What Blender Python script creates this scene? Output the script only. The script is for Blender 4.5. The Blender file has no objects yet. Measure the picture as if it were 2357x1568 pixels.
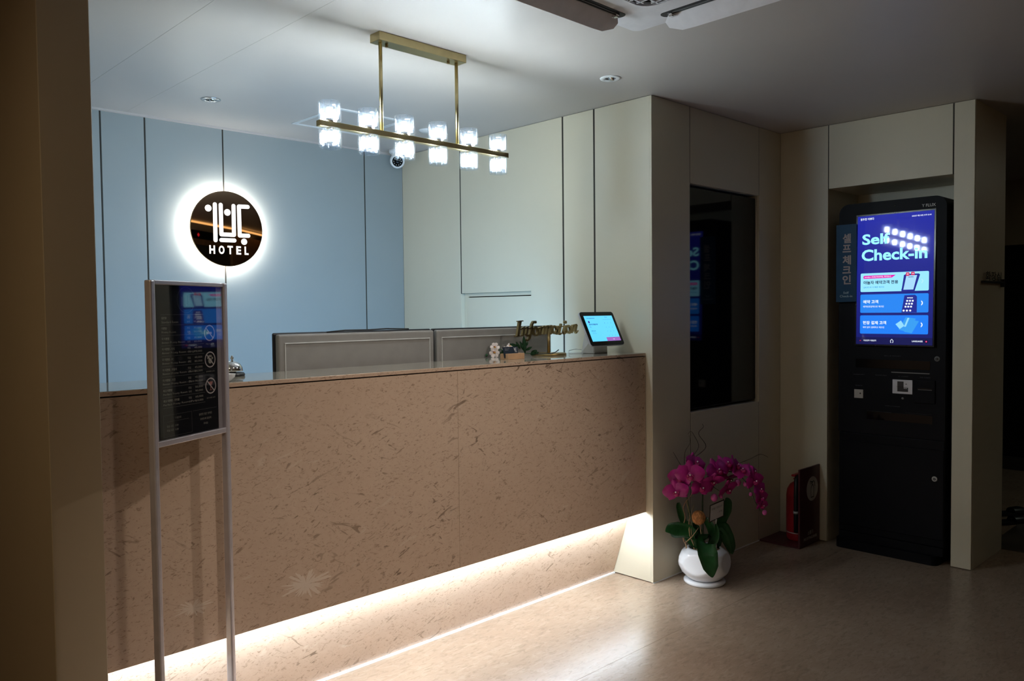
import bpy, bmesh, math, random
from mathutils import Vector, Matrix
random.seed(7)
SC = bpy.context.scene
COL = SC.collection
PI = math.pi
R = math.radians

# ------------------------------------------------------------------ camera
FPX, CX, CY = 1846.67, 1178.5, 784.0
YAW, PITCH, ROLL, HC = R(44.0176), R(2.05934), R(-0.59968), 1.36
_fw = Vector((math.sin(YAW)*math.cos(PITCH), math.cos(YAW)*math.cos(PITCH), -math.sin(PITCH)))
_rt = Vector((math.cos(YAW), -math.sin(YAW), 0))
_up = _rt.cross(_fw)
_r = _rt*math.cos(ROLL) + _up*math.sin(ROLL)
_u = -_rt*math.sin(ROLL) + _up*math.cos(ROLL)
CAMP = Vector((0, 0, HC))
cd = bpy.data.cameras.new('camera'); cam = bpy.data.objects.new('camera', cd); COL.objects.link(cam)
cd.sensor_width = 36.0; cd.lens = FPX/2357*36.0; cd.clip_start = 0.02; cd.clip_end = 60
cam.matrix_world = Matrix(((_r.x, _u.x, -_fw.x, 0), (_r.y, _u.y, -_fw.y, 0), (_r.z, _u.z, -_fw.z, HC), (0, 0, 0, 1)))
SC.camera = cam
# ------------------------------------------------------------------ world, exposure
SC.view_settings.view_transform = 'Standard'
try: SC.view_settings.look = 'None'
except Exception: pass
SC.view_settings.gamma = 1.0
SC.view_settings.use_curve_mapping = False
SC.view_settings.exposure = 0.0
w = bpy.data.worlds.new('night'); SC.world = w; w.use_nodes = True
w.node_tree.nodes['Background'].inputs[0].default_value = (0.02, 0.025, 0.035, 1)
w.node_tree.nodes['Background'].inputs[1].default_value = 0.1
SC.cycles.use_denoising = True
SC.cycles.max_bounces = 10
SC.cycles.diffuse_bounces = 5
SC.cycles.transparent_max_bounces = 16
SC.cycles.sample_clamp_indirect = 12.0
# light strengths
K_BULB = 470.0        # crystal lamps of the pendant
K_STRIP = 100.0        # strip under the counter
K_HALO = 58.0         # ring behind the round sign
K_SCREEN = 1.0        # displays
K_MONITOR = 10.0       # desk monitors facing the back wall
def area(name, loc, size, power, col, rot=(0, 0, 0), spread=None):
    l = bpy.data.lights.new(name, 'AREA'); l.energy = power; l.color = col
    l.shape = 'RECTANGLE'; l.size = size[0]; l.size_y = size[1]
    if spread: l.spread = spread
    o = bpy.data.objects.new(name, l); COL.objects.link(o); o.location = loc; o.rotation_euler = rot
    return o
# ceiling lamps of the lobby behind the camera (the lobby is dim at night) and of the far corridor
area('lobby_lamp', (0.6, -1.6, 2.38), (1.2, 0.5), 1.6, (1.0, 0.80, 0.56))
area('corridor_lamp', (-0.7, 1.6, 2.38), (0.4, 0.8), 9.0, (1.0, 0.80, 0.50))
area('far_lamp', (6.6, 0.2, 2.38), (0.8, 0.4), 2.5, (0.9, 1.0, 0.85))

def spot(name, loc, target, power, col, size, blend, radius):
    l = bpy.data.lights.new(name, 'SPOT'); l.energy = power; l.color = col; l.spot_size = R(size); l.spot_blend = blend; l.shadow_soft_size = radius
    o = bpy.data.objects.new(name, l); COL.objects.link(o); o.location = loc
    o.rotation_euler = (Vector(target)-Vector(loc)).to_track_quat('-Z', 'Y').to_euler(); return o
# first spot: recessed lobby spotlight washing the counter front (it throws the shadow of the price stand on the stone)
spot('counter_spot', (0.95, 0.72, 2.39), (1.75, 2.35, .45), 60.0, (1.0, .90, .80), 62, 1.0, .045)
spot('counter_spot', (2.65, 0.72, 2.39), (1.95, 2.35, .55), 84.0, (1.0, .90, .80), 66, 1.0, .045)  # added fill spot with no known fitting, evens out the counter front

# ------------------------------------------------------------------ helpers
def ray(px, py):
    return (_r*((px-CX)/FPX) - _u*((py-CY)/FPX) + _fw)
def at(px, py, depth):
    return CAMP + ray(px, py)*depth
def onY(px, py, y):
    d = ray(px, py); return CAMP + d*(y/d.y)
def onX(px, py, x):
    d = ray(px, py); return CAMP + d*(x/d.x)
def onZ(px, py, z):
    d = ray(px, py); return CAMP + d*((z-HC)/d.z)

def wloc(o):
    v = Vector((0, 0, 0))
    while o is not None:
        v = v + Vector(o.location); o = o.parent
    return v
def tag(o, label=None, cat=None, group=None, kind=None):
    if label: o['label'] = label
    if cat: o['category'] = cat
    if group: o['group'] = group
    if kind: o['kind'] = kind
    return o
def empty(name, loc, label=None, cat=None, group=None):
    o = bpy.data.objects.new(name, None); COL.objects.link(o); o.location = loc; o.empty_display_size = 0.05
    return tag(o, label, cat, group)
def copy_tree(o, parent=None):
    c = o.copy(); COL.objects.link(c); c.parent = parent
    for ch in list(o.children): copy_tree(ch, c)
    return c

class MB:
    """collects shapes in world coordinates, links them as one mesh object"""
    def __init__(s): s.bm = bmesh.new()
    def face(s, pts):
        return s.bm.faces.new([s.bm.verts.new(p) for p in pts])
    def box(s, x0, x1, y0, y1, z0, z1, bev=0, seg=2, M=None):
        b = bmesh.new()
        bmesh.ops.create_cube(b, size=1)
        for v in b.verts:
            v.co = Vector(((x0+x1)/2+v.co.x*(x1-x0), (y0+y1)/2+v.co.y*(y1-y0), (z0+z1)/2+v.co.z*(z1-z0)))
        if bev: bmesh.ops.bevel(b, geom=list(b.edges), offset=bev, segments=seg, profile=0.5, affect='EDGES')
        s.merge(b, M); return s
    def merge(s, b, M=None):
        mp = {}
        for v in b.verts: mp[v] = s.bm.verts.new(M @ v.co if M else v.co)
        for f in b.faces:
            try:
                g = s.bm.faces.new([mp[v] for v in f.verts]); g.smooth = f.smooth
            except ValueError: pass
        b.free()
    def prism(s, poly, ax, t):
        """poly: list of 3-D points (planar), extruded by vector t"""
        t = Vector(t); a = [s.bm.verts.new(Vector(p)) for p in poly]; b = [s.bm.verts.new(Vector(p)+t) for p in poly]
        s.bm.faces.new(a); s.bm.faces.new(list(reversed(b)))
        n = len(a)
        for i in range(n): s.bm.faces.new((a[i], b[i], b[(i+1) % n], a[(i+1) % n]))
        return s
    def tube(s, pts, r, n=10, caps=True, smooth=True):
        pts = [Vector(p) for p in pts]; m = len(pts)
        rs = r if isinstance(r, (list, tuple)) else [r]*m
        rings = []; prev = None
        for i, p in enumerate(pts):
            t = (pts[min(i+1, m-1)]-pts[max(i-1, 0)]).normalized()
            ref = prev if prev is not None else (Vector((0, 0, 1)) if abs(t.z) < .9 else Vector((1, 0, 0)))
            a = (ref - t*ref.dot(t))
            if a.length < 1e-6: a = t.orthogonal()
            a.normalize(); prev = a; b = t.cross(a)
            rings.append([s.bm.verts.new(p+(a*math.cos(2*PI*k/n)+b*math.sin(2*PI*k/n))*rs[i]) for k in range(n)])
        for i in range(m-1):
            for k in range(n):
                f = s.bm.faces.new((rings[i][k], rings[i][(k+1) % n], rings[i+1][(k+1) % n], rings[i+1][k])); f.smooth = smooth
        if caps:
            s.bm.faces.new(list(reversed(rings[0]))); s.bm.faces.new(rings[-1])
        return s
    def lathe(s, prof, c, n=32, axis='Z', smooth=True, M=None, mod=None):
        """prof: (radius, height) list around a vertical axis through c"""
        c = Vector(c); rings = []
        for r, h in prof:
            if r < 1e-6:
                p = Vector((0, 0, h)); rings.append([s.bm.verts.new((M @ p if M else p)+c)])
            else:
                rg = []
                for k in range(n):
                    a = 2*PI*k/n; rr = r*(mod(a, h, r) if mod else 1)
                    p = Vector((rr*math.cos(a), rr*math.sin(a), h)); rg.append(s.bm.verts.new((M @ p if M else p)+c))
                rings.append(rg)
        for A, B in zip(rings, rings[1:]):
            if len(A) == 1 and len(B) == 1: continue
            for k in range(n):
                q = (k+1) % n
                if len(A) == 1: f = s.bm.faces.new((A[0], B[q], B[k]))
                elif len(B) == 1: f = s.bm.faces.new((A[k], A[q], B[0]))
                else: f = s.bm.faces.new((A[k], A[q], B[q], B[k]))
                f.smooth = smooth
        return s
    def disc(s, c, r, nrm, n=32, r2=0):
        nrm = Vector(nrm).normalized(); a = nrm.orthogonal().normalized(); b = nrm.cross(a); c = Vector(c)
        o = [s.bm.verts.new(c+(a*math.cos(2*PI*k/n)+b*math.sin(2*PI*k/n))*r) for k in range(n)]
        if r2:
            i_ = [s.bm.verts.new(c+(a*math.cos(2*PI*k/n)+b*math.sin(2*PI*k/n))*r2) for k in range(n)]
            for k in range(n): s.bm.faces.new((o[k], o[(k+1) % n], i_[(k+1) % n], i_[k]))
        else: s.bm.faces.new(o)
        return s
    def ball(s, c, r, sx=1, sy=1, sz=1, seg=16, M=None):
        b = bmesh.new(); bmesh.ops.create_uvsphere(b, u_segments=seg, v_segments=max(6, seg//2), radius=r)
        for v in b.verts:
            p = Vector((v.co.x*sx, v.co.y*sy, v.co.z*sz)); v.co = (M @ p if M else p) + Vector(c)
        for f in b.faces: f.smooth = True
        s.merge(b); return s
    def build(s, name, mat, parent=None, origin=None, recalc=True):
        if recalc: bmesh.ops.recalc_face_normals(s.bm, faces=list(s.bm.faces))
        me = bpy.data.meshes.new(name)
        if origin is None:
            xs = [v.co for v in s.bm.verts]
            lo = Vector((min(v.x for v in xs), min(v.y for v in xs), min(v.z for v in xs)))
            hi = Vector((max(v.x for v in xs), max(v.y for v in xs), max(v.z for v in xs)))
            origin = (lo+hi)/2
        origin = Vector(origin)
        for v in s.bm.verts: v.co -= origin
        s.bm.to_mesh(me); s.bm.free()
        if isinstance(mat, (list, tuple)):
            for m_ in mat: me.materials.append(m_)
        else: me.materials.append(mat)
        o = bpy.data.objects.new(name, me); COL.objects.link(o)
        if parent is not None:
            o.parent = parent; o.location = origin - wloc(parent)
        else: o.location = origin
        return o
def struct(mb, name, mat, parent=None):
    o = mb.build(name, mat, parent)
    if parent is None: o['kind'] = 'structure'
    return o
def hub(name):
    o = bpy.data.objects.new(name, None); COL.objects.link(o); o['kind'] = 'structure'; return o

# text as mesh; place(x,y) maps text-plane metres to world
def text_mb(mb, body, place, height=None, width=None, bold=0.0, align='L', shear=0.0, valign='B', spacing=1.0, thick=0.0):
    c = bpy.data.curves.new('t', 'FONT'); c.body = body; c.size = 1.0; c.offset = bold; c.shear = shear
    c.resolution_u = 3; c.space_character = spacing
    o = bpy.data.objects.new('t', c); COL.objects.link(o)
    bpy.context.view_layer.update()
    me = bpy.data.meshes.new_from_object(o.evaluated_get(bpy.context.evaluated_depsgraph_get()))
    bpy.data.objects.remove(o); bpy.data.curves.remove(c)
    if len(me.vertices) == 0: return mb
    xs = [v.co.x for v in me.vertices]; ys = [v.co.y for v in me.vertices]
    x0, x1, y0, y1 = min(xs), max(xs), min(ys), max(ys)
    sy = height/(y1-y0) if height else width/(x1-x0)
    sx = width/(x1-x0) if width else sy
    W_ = (x1-x0)*sx
    ox = {'L': 0, 'C': -W_/2, 'R': -W_}[align]
    vs = [mb.bm.verts.new(place((v.co.x-x0)*sx+ox, (v.co.y-y0)*sy)) for v in me.vertices]
    for p in me.polygons:
        try: mb.bm.faces.new([vs[i] for i in p.vertices])
        except ValueError: pass
    bpy.data.meshes.remove(me)
    return mb

# ------------------------------------------------------------------ materials
def s2l(c):
    return tuple(((x/255)/12.92 if x/255 <= .04045 else ((x/255+.055)/1.055)**2.4) for x in c)
class NT:
    def __init__(s, name):
        s.m = bpy.data.materials.new(name); s.m.use_nodes = True; s.t = s.m.node_tree; s.n = s.t.nodes; s.l = s.t.links
        s.b = s.n['Principled BSDF']; s.out = s.n['Material Output']
    def add(s, typ, **kw):
        x = s.n.new(typ)
        for k, v in kw.items():
            if k.startswith('i_'): x.inputs[k[2:].replace('_', ' ')].default_value = v
            else: setattr(x, k, v)
        return x
    def link(s, a, b): s.l.new(a, b)
    def coord(s, scale=(1, 1, 1), rot=(0, 0, 0), out='Object', loc=(0, 0, 0)):
        tc = s.add('ShaderNodeTexCoord'); mp = s.add('ShaderNodeMapping')
        mp.inputs['Scale'].default_value = scale; mp.inputs['Rotation'].default_value = rot; mp.inputs['Location'].default_value = loc
        if out == 'World':
            g = s.add('ShaderNodeNewGeometry'); s.link(g.outputs['Position'], mp.inputs['Vector'])
        else: s.link(tc.outputs[out], mp.inputs['Vector'])
        return mp.outputs['Vector']
    def noise(s, vec, scale, detail=4, rough=.5, dist=0):
        x = s.add('ShaderNodeTexNoise'); x.inputs['Scale'].default_value = scale; x.inputs['Detail'].default_value = detail
        x.inputs['Roughness'].default_value = rough; x.inputs['Distortion'].default_value = dist
        s.link(vec, x.inputs['Vector']); return x.outputs['Fac']
    def ramp(s, fac, p0, p1, c0=(0, 0, 0, 1), c1=(1, 1, 1, 1)):
        x = s.add('ShaderNodeValToRGB'); e = x.color_ramp.elements
        e[0].position = p0; e[0].color = c0; e[1].position = p1; e[1].color = c1
        s.link(fac, x.inputs['Fac']); return x.outputs['Color']
    def mix(s, fac, a, b, blend='MIX'):
        x = s.add('ShaderNodeMix', data_type='RGBA', blend_type=blend)
        for sock, v in ((x.inputs[0], fac), (x.inputs[6], a), (x.inputs[7], b)):
            if hasattr(v, 'default_value'): s.link(v, sock)
            else: sock.default_value = v if not isinstance(v, tuple) or len(v) == 4 else (*v, 1)
        return x.outputs[2]
    def mul(s, a, b):
        x = s.add('ShaderNodeMath', operation='MULTIPLY')
        for sock, v in ((x.inputs[0], a), (x.inputs[1], b)):
            if hasattr(v, 'default_value'): s.link(v, sock)
            else: sock.default_value = v
        return x.outputs[0]
    def bump(s, fac, strength=.2, dist=.002):
        x = s.add('ShaderNodeBump'); x.inputs['Strength'].default_value = strength; x.inputs['Distance'].default_value = dist
        s.link(fac, x.inputs['Height']); s.link(x.outputs['Normal'], s.b.inputs['Normal'])
def plain(name, col, rough=.5, metal=0.0, spec=.5, var=.06, scale=18, bump=0.0, coat=0.0):
    """a paint, plastic or metal with slight procedural variation"""
    t = NT(name); c = col if max(col) <= 1 else s2l(col)
    v = t.coord(); n = t.noise(v, scale, 3)
    a = tuple(max(0, x*(1-var)) for x in c); b = tuple(min(1, x*(1+var)) for x in c)
    t.link(t.ramp(n, .3, .7, (*a, 1), (*b, 1)), t.b.inputs['Base Color'])
    t.b.inputs['Roughness'].default_value = rough; t.b.inputs['Metallic'].default_value = metal
    t.b.inputs['Specular IOR Level'].default_value = spec
    if coat: t.b.inputs['Coat Weight'].default_value = coat; t.b.inputs['Coat Roughness'].default_value = .05
    if bump: t.bump(t.noise(t.coord(), 220, 2), bump, .001)
    return t.m
def glow(name, col, strength=1.0, gloss=True):
    """self-lit print on a display: emission under a glossy cover"""
    t = NT(name); c = col if max(col) <= 1 else s2l(col)
    t.b.inputs['Base Color'].default_value = (0.002, 0.002, 0.002, 1)
    t.b.inputs['Emission Color'].default_value = (*c, 1); t.b.inputs['Emission Strength'].default_value = strength
    t.b.inputs['Roughness'].default_value = .06 if gloss else .6
    t.b.inputs['Specular IOR Level'].default_value = .45 if gloss else .1
    return t.m
def lamp(name, col, strength):
    t = NT(name); t.n.remove(t.b); e = t.add('ShaderNodeEmission'); e.inputs[0].default_value = (*col, 1); e.inputs[1].default_value = strength
    t.link(e.outputs[0], t.out.inputs[0]); return t.m
def thin_glass(name, tint=(1, 1, 1), gloss=.12, trans=0.0, rough=.03):
    t = NT(name); t.n.remove(t.b)
    tr = t.add('ShaderNodeBsdfTransparent'); tr.inputs[0].default_value = (*tint, 1)
    gl = t.add('ShaderNodeBsdfGlossy'); gl.inputs['Roughness'].default_value = rough
    lw = t.add('ShaderNodeLayerWeight'); lw.inputs['Blend'].default_value = .5
    pw = t.add('ShaderNodeMath', operation='POWER'); t.link(lw.outputs['Facing'], pw.inputs[0]); pw.inputs[1].default_value = 4.0
    ad = t.add('ShaderNodeMath', operation='MULTIPLY_ADD'); t.link(pw.outputs[0], ad.inputs[0]); ad.inputs[1].default_value = 1-gloss; ad.inputs[2].default_value = gloss
    m1 = t.add('ShaderNodeMixShader'); t.link(ad.outputs[0], m1.inputs[0]); t.link(tr.outputs[0], m1.inputs[1]); t.link(gl.outputs[0], m1.inputs[2])
    last = m1.outputs[0]
    if trans:
        tl = t.add('ShaderNodeBsdfTranslucent'); tl.inputs[0].default_value = (.95, .97, 1, 1)
        m2 = t.add('ShaderNodeMixShader'); m2.inputs[0].default_value = trans
        t.link(last, m2.inputs[1]); t.link(tl.outputs[0], m2.inputs[2]); last = m2.outputs[0]
    t.link(last, t.out.inputs[0]); return t.m

def stone_mat():
    """fawn shell stone: fine grain, dark curved flecks, pale blotches"""
    t = NT('shell_stone'); b0 = (.46, .335, .25)
    P = t.coord(out='World')
    big = t.noise(P, 1.6, 3); fine = t.noise(P, 60, 4, .6)
    base = t.ramp(big, .3, .7, (.50, .36, .265, 1), (.57, .425, .32, 1))
    base = t.mix(t.mul(t.ramp(fine, .35, .75), .22), base, (.40, .28, .20))
    clus = t.ramp(t.noise(P, 3.2, 3), .42, .62)
    for k, (ang, sc, st, th, colr, use, amt) in enumerate((
            (0.35, 40, 4.0, .665, (.15, .10, .07), 1, .8), (-0.5, 34, 4.5, .672, (.17, .115, .08), 1, .75), (1.1, 30, 4.0, .70, (.15, .10, .075), 1, .7),
            (0.15, 105, 3.0, .635, (.26, .17, .12), 0, .6), (-0.25, 125, 2.6, .64, (.25, .16, .11), 0, .6), (.5, 60, 3.4, .665, (.22, .145, .10), 0, .65))):
        v = t.coord(out='World', rot=(0, ang, 0), loc=(k*3.1, 0, k*1.7))
        mp = t.add('ShaderNodeMapping'); mp.inputs['Scale'].default_value = (1.0, 1.0, st); t.link(v, mp.inputs['Vector'])
        n = t.noise(mp.outputs['Vector'], sc/st*1.3, 2, .5, 1.3)
        f = t.ramp(n, th, th+.04)
        if use: f = t.mul(f, clus)
        base = t.mix(t.mul(f, amt), base, colr)
    v = t.coord(out='World', rot=(0, .5, 0), loc=(4, 1, 2)); mp = t.add('ShaderNodeMapping'); mp.inputs['Scale'].default_value = (1, 1, 2.6); t.link(v, mp.inputs['Vector'])
    pale = t.ramp(t.noise(mp.outputs['Vector'], 7, 3, .5, .6), .68, .72)
    base = t.mix(t.mul(pale, .35), base, (.64, .53, .43))
    # two pale star-shaped fossils
    for fx, fz, r0, sq in ((1.345, .455, .085, 1.9), (.965, .475, .055, 2.2)):
        mp = t.add('ShaderNodeMapping'); mp.inputs['Location'].default_value = (-fx, 0, -fz*sq); mp.inputs['Scale'].default_value = (1, 1, sq)
        g = t.add('ShaderNodeNewGeometry'); t.link(g.outputs['Position'], mp.inputs['Vector'])
        sx = t.add('ShaderNodeSeparateXYZ'); t.link(mp.outputs['Vector'], sx.inputs[0])
        an = t.add('ShaderNodeMath', operation='ARCTAN2'); t.link(sx.outputs['Z'], an.inputs[0]); t.link(sx.outputs['X'], an.inputs[1])
        nz = t.add('ShaderNodeTexNoise', noise_dimensions='1D'); nz.inputs['Scale'].default_value = 3.4; nz.inputs['Detail'].default_value = 1.5; t.link(an.outputs[0], nz.inputs['W'])
        ry = t.ramp(nz.outputs['Fac'], .33, .62)
        ds = t.add('ShaderNodeMath', operation='POWER'); cx_ = t.mul(sx.outputs['X'], sx.outputs['X']); cz_ = t.mul(sx.outputs['Z'], sx.outputs['Z'])
        ad = t.add('ShaderNodeMath', operation='ADD'); t.link(cx_, ad.inputs[0]); t.link(cz_, ad.inputs[1]); t.link(ad.outputs[0], ds.inputs[0]); ds.inputs[1].default_value = .5
        lim = t.add('ShaderNodeMath', operation='MULTIPLY_ADD'); t.link(ry, lim.inputs[0]); lim.inputs[1].default_value = r0; lim.inputs[2].default_value = r0*.16
        lt_ = t.add('ShaderNodeMath', operation='SUBTRACT'); t.link(lim.outputs[0], lt_.inputs[0]); t.link(ds.outputs[0], lt_.inputs[1])
        base = t.mix(t.mul(t.ramp(lt_.outputs[0], 0.0, .006), .75), base, (.66, .55, .45))
    t.link(base, t.b.inputs['Base Color'])
    t.b.inputs['Roughness'].default_value = .26; t.b.inputs['Specular IOR Level'].default_value = .38
    return t.m
def floor_mat():
    t = NT('vinyl_floor'); P = t.coord(out='World')
    st = t.coord((1, 2.6, 1), rot=(0, 0, R(8)), out='World')
    a = t.noise(P, 2.0, 4, .6); b = t.noise(st, 13, 9, .66, 1.0); c = t.noise(st, 22, 9, .68, .8)
    base = t.ramp(a, .3, .7, (.285, .20, .142, 1), (.365, .27, .195, 1))
    base = t.mix(t.mul(t.ramp(b, .49, .63), .32), base, (.43, .335, .255))
    base = t.mix(t.mul(t.ramp(c, .51, .63), .42), base, (.19, .13, .088))
    t.link(base, t.b.inputs['Base Color']); t.b.inputs['Specular IOR Level'].default_value = .5
    t.b.inputs['Roughness'].default_value = .27
    return t.m
def wall_mat(name, col, rough=.5, var=.025):
    t = NT(name); P = t.coord(out='World'); n = t.noise(P, 1.4, 4); m = t.noise(P, 130, 2)
    a = tuple(x*(1-var) for x in col); b = tuple(x*(1+var) for x in col)
    t.link(t.ramp(n, .3, .7, (*a, 1), (*b, 1)), t.b.inputs['Base Color'])
    t.b.inputs['Roughness'].default_value = rough; t.b.inputs['Specular IOR Level'].default_value = .3
    t.bump(m, .06, .0006); return t.m

M = {}
M['cream'] = wall_mat('cream_panel', (.66, .60, .465), .42)
M['blue'] = wall_mat('blue_grey_panel', (.325, .355, .35), .5)
M['ceil'] = wall_mat('ceiling_paint', (.55, .505, .475), .42)
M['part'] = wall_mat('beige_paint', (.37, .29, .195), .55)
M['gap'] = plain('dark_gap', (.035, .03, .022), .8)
M['stone'] = stone_mat()
M['floor'] = floor_mat()
M['white'] = plain('white_plastic', (.80, .80, .80), .35)
M['silicone'] = plain('white_sealant', (.86, .86, .86), .5)
M['gloss_top'] = plain('polished_stone_top', (.40, .37, .31), .06, spec=.8, var=.12, scale=40)
M['brass'] = plain('brushed_brass', (.46, .38, .20), .30, 1.0)
M['brass_dark'] = plain('aged_brass', (.40, .29, .13), .34, 1.0)
M['chrome'] = plain('chrome', (.75, .75, .76), .07, 1.0)
M['alu'] = plain('satin_aluminium', (.62, .56, .57), .38, .55)
M['black'] = plain('black_satin', (.012, .012, .015), .35)
M['black_gloss'] = plain('black_glass', (.003, .003, .004), .05, spec=.28)
M['kiosk'] = plain('black_powder_coat', (.004, .004, .006), .5, spec=.12, bump=.1)
M['grey_back'] = plain('grey_plastic_back', (.27, .255, .24), .5, bump=.15)
M['grey_line'] = plain('pale_plastic_edge', (.55, .54, .52), .35)
M['mirror'] = plain('bronze_mirror', (.62, .47, .33), .015, 1.0, var=.0)
M['mat_board'] = plain('lilac_grey_board', (.36, .32, .33), .6)
M['poster'] = plain('black_poster_print', (.006, .006, .008), .55, spec=.2)
M['poster_ink'] = plain('cream_print', (.40, .37, .30), .6)
M['poster_rule'] = plain('grey_print', (.13, .125, .11), .6)
M['poster_white'] = plain('pale_print', (.60, .53, .50), .6)
M['acrylic'] = thin_glass('acrylic_sheet', (.97, .97, .97), .09)
M['crystal'] = thin_glass('cut_crystal', (.93, .96, 1.0), .05, .005, .02)
M['bulb'] = lamp('cold_white_bulb', (.84, .93, .92), K_BULB)
M['strip'] = lamp('white_led_strip', (.76, .89, 1.0), K_STRIP)
M['halo'] = lamp('white_halo_led', (1.0, .98, .92), K_HALO)
M['sign_white'] = lamp('lit_letter_white', (1.0, 1.0, 1.0), 1.6)
M['warm'] = lamp('warm_cove_led', (1.0, .62, .26), 1.6)
M['red_led'] = lamp('red_led', (1.0, .03, .05), .6)
M['monitor_face'] = lamp('monitor_picture', (.33, .62, 1.0), K_MONITOR)
M['wood'] = plain('walnut', (.24, .12, .05), .5, var=.3, scale=9)
M['beech'] = plain('beech_block', (.52, .31, .17), .55, var=.12, scale=22)
M['dark_wall'] = plain('dark_stone', (.05, .045, .04), .3)
M['pot'] = plain('white_ceramic', (.80, .80, .82), .16, spec=.5, var=.01)
M['leaf'] = plain('orchid_leaf', (.03, .125, .036), .2, spec=.55, var=.3, scale=14)
M['stem'] = plain('flower_stem', (.03, .055, .02), .45)
M['petal'] = plain('magenta_petal', (.40, .008, .20), .45, var=.25, scale=26)
M['lip'] = plain('crimson_lip', (.33, .004, .10), .35, var=.3)
M['bud'] = plain('pink_bud', (.50, .07, .27), .4, var=.3)
M['pollen'] = plain('white_pollen_cap', (.9, .75, .82), .4)
M['twig'] = plain('willow_twig', (.27, .16, .08), .6, var=.4, scale=40)
M['twig_dark'] = plain('dark_willow_twig', (.045, .028, .016), .65, var=.3, scale=40)
M['coconut'] = plain('rattan_fibre', (.40, .17, .05), .7, var=.5, scale=90)
M['bark'] = plain('bark_chips', (.45, .30, .15), .7, var=.5, scale=70)
M['soil'] = plain('potting_bark', (.03, .02, .012), .9)
M['paper'] = plain('white_card', (.62, .60, .60), .6)
M['ink'] = plain('black_ink', (.02, .02, .02), .6)
M['red'] = plain('red_enamel', (.36, .012, .02), .28, spec=.5)
M['maroon'] = plain('maroon_board', (.085, .018, .022), .4)
M['rubber'] = plain('black_rubber', (.012, .012, .012), .5)
M['label_grey'] = plain('pale_label', (.55, .53, .50), .5)
M['flag'] = plain('teal_blue_sign', (.012, .055, .12), .5, spec=.2)
M['flag_ink'] = plain('pink_grey_letters', (.36, .29, .28), .5)
M['flag_ink2'] = plain('pale_teal_letters', (.30, .42, .46), .5)
M['navy'] = plain('navy_card', (.012, .022, .04), .4)
M['fpetal'] = plain('cream_silk_petal', (.80, .70, .66), .6, var=.12, scale=60)
M['fcore'] = plain('gold_stamens', (.45, .22, .03), .6, var=.4, scale=120)
M['fred'] = plain('rust_petal_heart', (.35, .06, .04), .6)
M['fleaf'] = plain('silk_leaf', (.02, .09, .03), .5, var=.3)
M['orange'] = plain('orange_heart', (.75, .32, .04), .6)
M['kbezel'] = plain('display_bezel', (.012, .012, .02), .2)
M['silver'] = plain('silver_plate', (.58, .58, .62), .38, .3)
M['taupe'] = plain('taupe_plastic', (.42, .38, .34), .45)
M['steel_grey'] = plain('grey_lock', (.22, .22, .22), .35, .4)
M['dim_print'] = plain('dim_grey_print', (.06, .06, .075), .6)
M['ac'] = plain('air_conditioner_plastic', (.74, .72, .74), .4)
M['ac_dark'] = plain('air_outlet_dark', (.02, .02, .022), .5)

# ------------------------------------------------------------------ setting: shell
ZC = 2.409
XW, YC, YB, XK = 3.237, 2.357, 4.39, 4.531       # white side wall, column face, back wall, kiosk wall
fl = hub('floor')
for x0, x1, y0, y1 in ((-1.5, 7.75, -2.6, 1.9345), (-1.5, 7.75, 1.9355, 4.6)):
    struct(MB().box(x0, x1, y0, y1, -.05, 0), 'floor_sheet', M['floor'], fl)
struct(MB().box(-1.5, 7.75, -2.6, 4.6, -.06, -.05), 'floor_base', M['gap'], fl)
ce = hub('ceiling')
for x0, x1 in ((-1.5, 1.1805), (1.1815, 1.476), (1.477, 7.75)):
    struct(MB().box(x0, x1, -2.6, 4.6, ZC, ZC+.03), 'ceiling_board', M['ceil'], ce)
struct(MB().box(-1.5, 7.75, -2.6, 4.6, ZC+.03, ZC+.06), 'ceiling_base', M['ceil'], ce)

# back wall: blue-grey panels with dark grooves
wb = hub('wall_back')
struct(MB().box(.70, 3.30, YB+.012, YB+.12, 0, ZC), 'wall_core', M['gap'], wb)
gx = [.70, 1.357, 1.575, 1.998, 2.938, XW+.004]
for a, b in zip(gx, gx[1:]):
    struct(MB().box(a+.004, b-.004, YB, YB+.012, 0.005, ZC-.004, .0012, 1), 'wall_panel', M['blue'], wb)
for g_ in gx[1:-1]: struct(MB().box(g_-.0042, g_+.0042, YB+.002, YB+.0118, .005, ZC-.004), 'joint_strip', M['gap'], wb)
struct(MB().box(.70, XW, YB-.018, YB-.0005, ZC-.010, ZC), 'cornice_strip', M['ceil'], wb)

# white side wall with the concealed door
wr = hub('wall_right')
struct(MB().box(XW+.034, XW+.30, YC+.012, YB+.02, 0, ZC), 'wall_core', M['gap'], wr)
D0, D1, DZ = 3.190, 3.797, 1.476
G = .0055
def wpanel(y0, y1, z0=0.004, z1=ZC-.002, name='wall_panel', dx=0.0, m='cream'):
    return struct(MB().box(XW+dx, XW+.033, y0, y1, z0, z1, .0012, 1), name, M[m], wr)
wpanel(YC+.012, 2.722-G); wpanel(2.722+G, 2.942-G); wpanel(D1+G, YB)
Pn = [(2.942+G, .004), (D0, .004), (D0, DZ), (D1-G, DZ), (D1-G, ZC-.002), (2.942+G, ZC-.002)]
struct(MB().prism([(XW, y, z) for y, z in Pn], 0, (.033, 0, 0)), 'wall_panel', M['cream'], wr)
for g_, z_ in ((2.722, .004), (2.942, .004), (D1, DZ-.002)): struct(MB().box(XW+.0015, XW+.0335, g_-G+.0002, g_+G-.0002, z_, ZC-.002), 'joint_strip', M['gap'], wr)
struct(MB().box(XW+.0004, XW+.0335, D1, D1+G-.0002, .004, DZ-.0022), 'door_jamb', M['cream'], wr)
d1 = hub('door_1')
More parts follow.
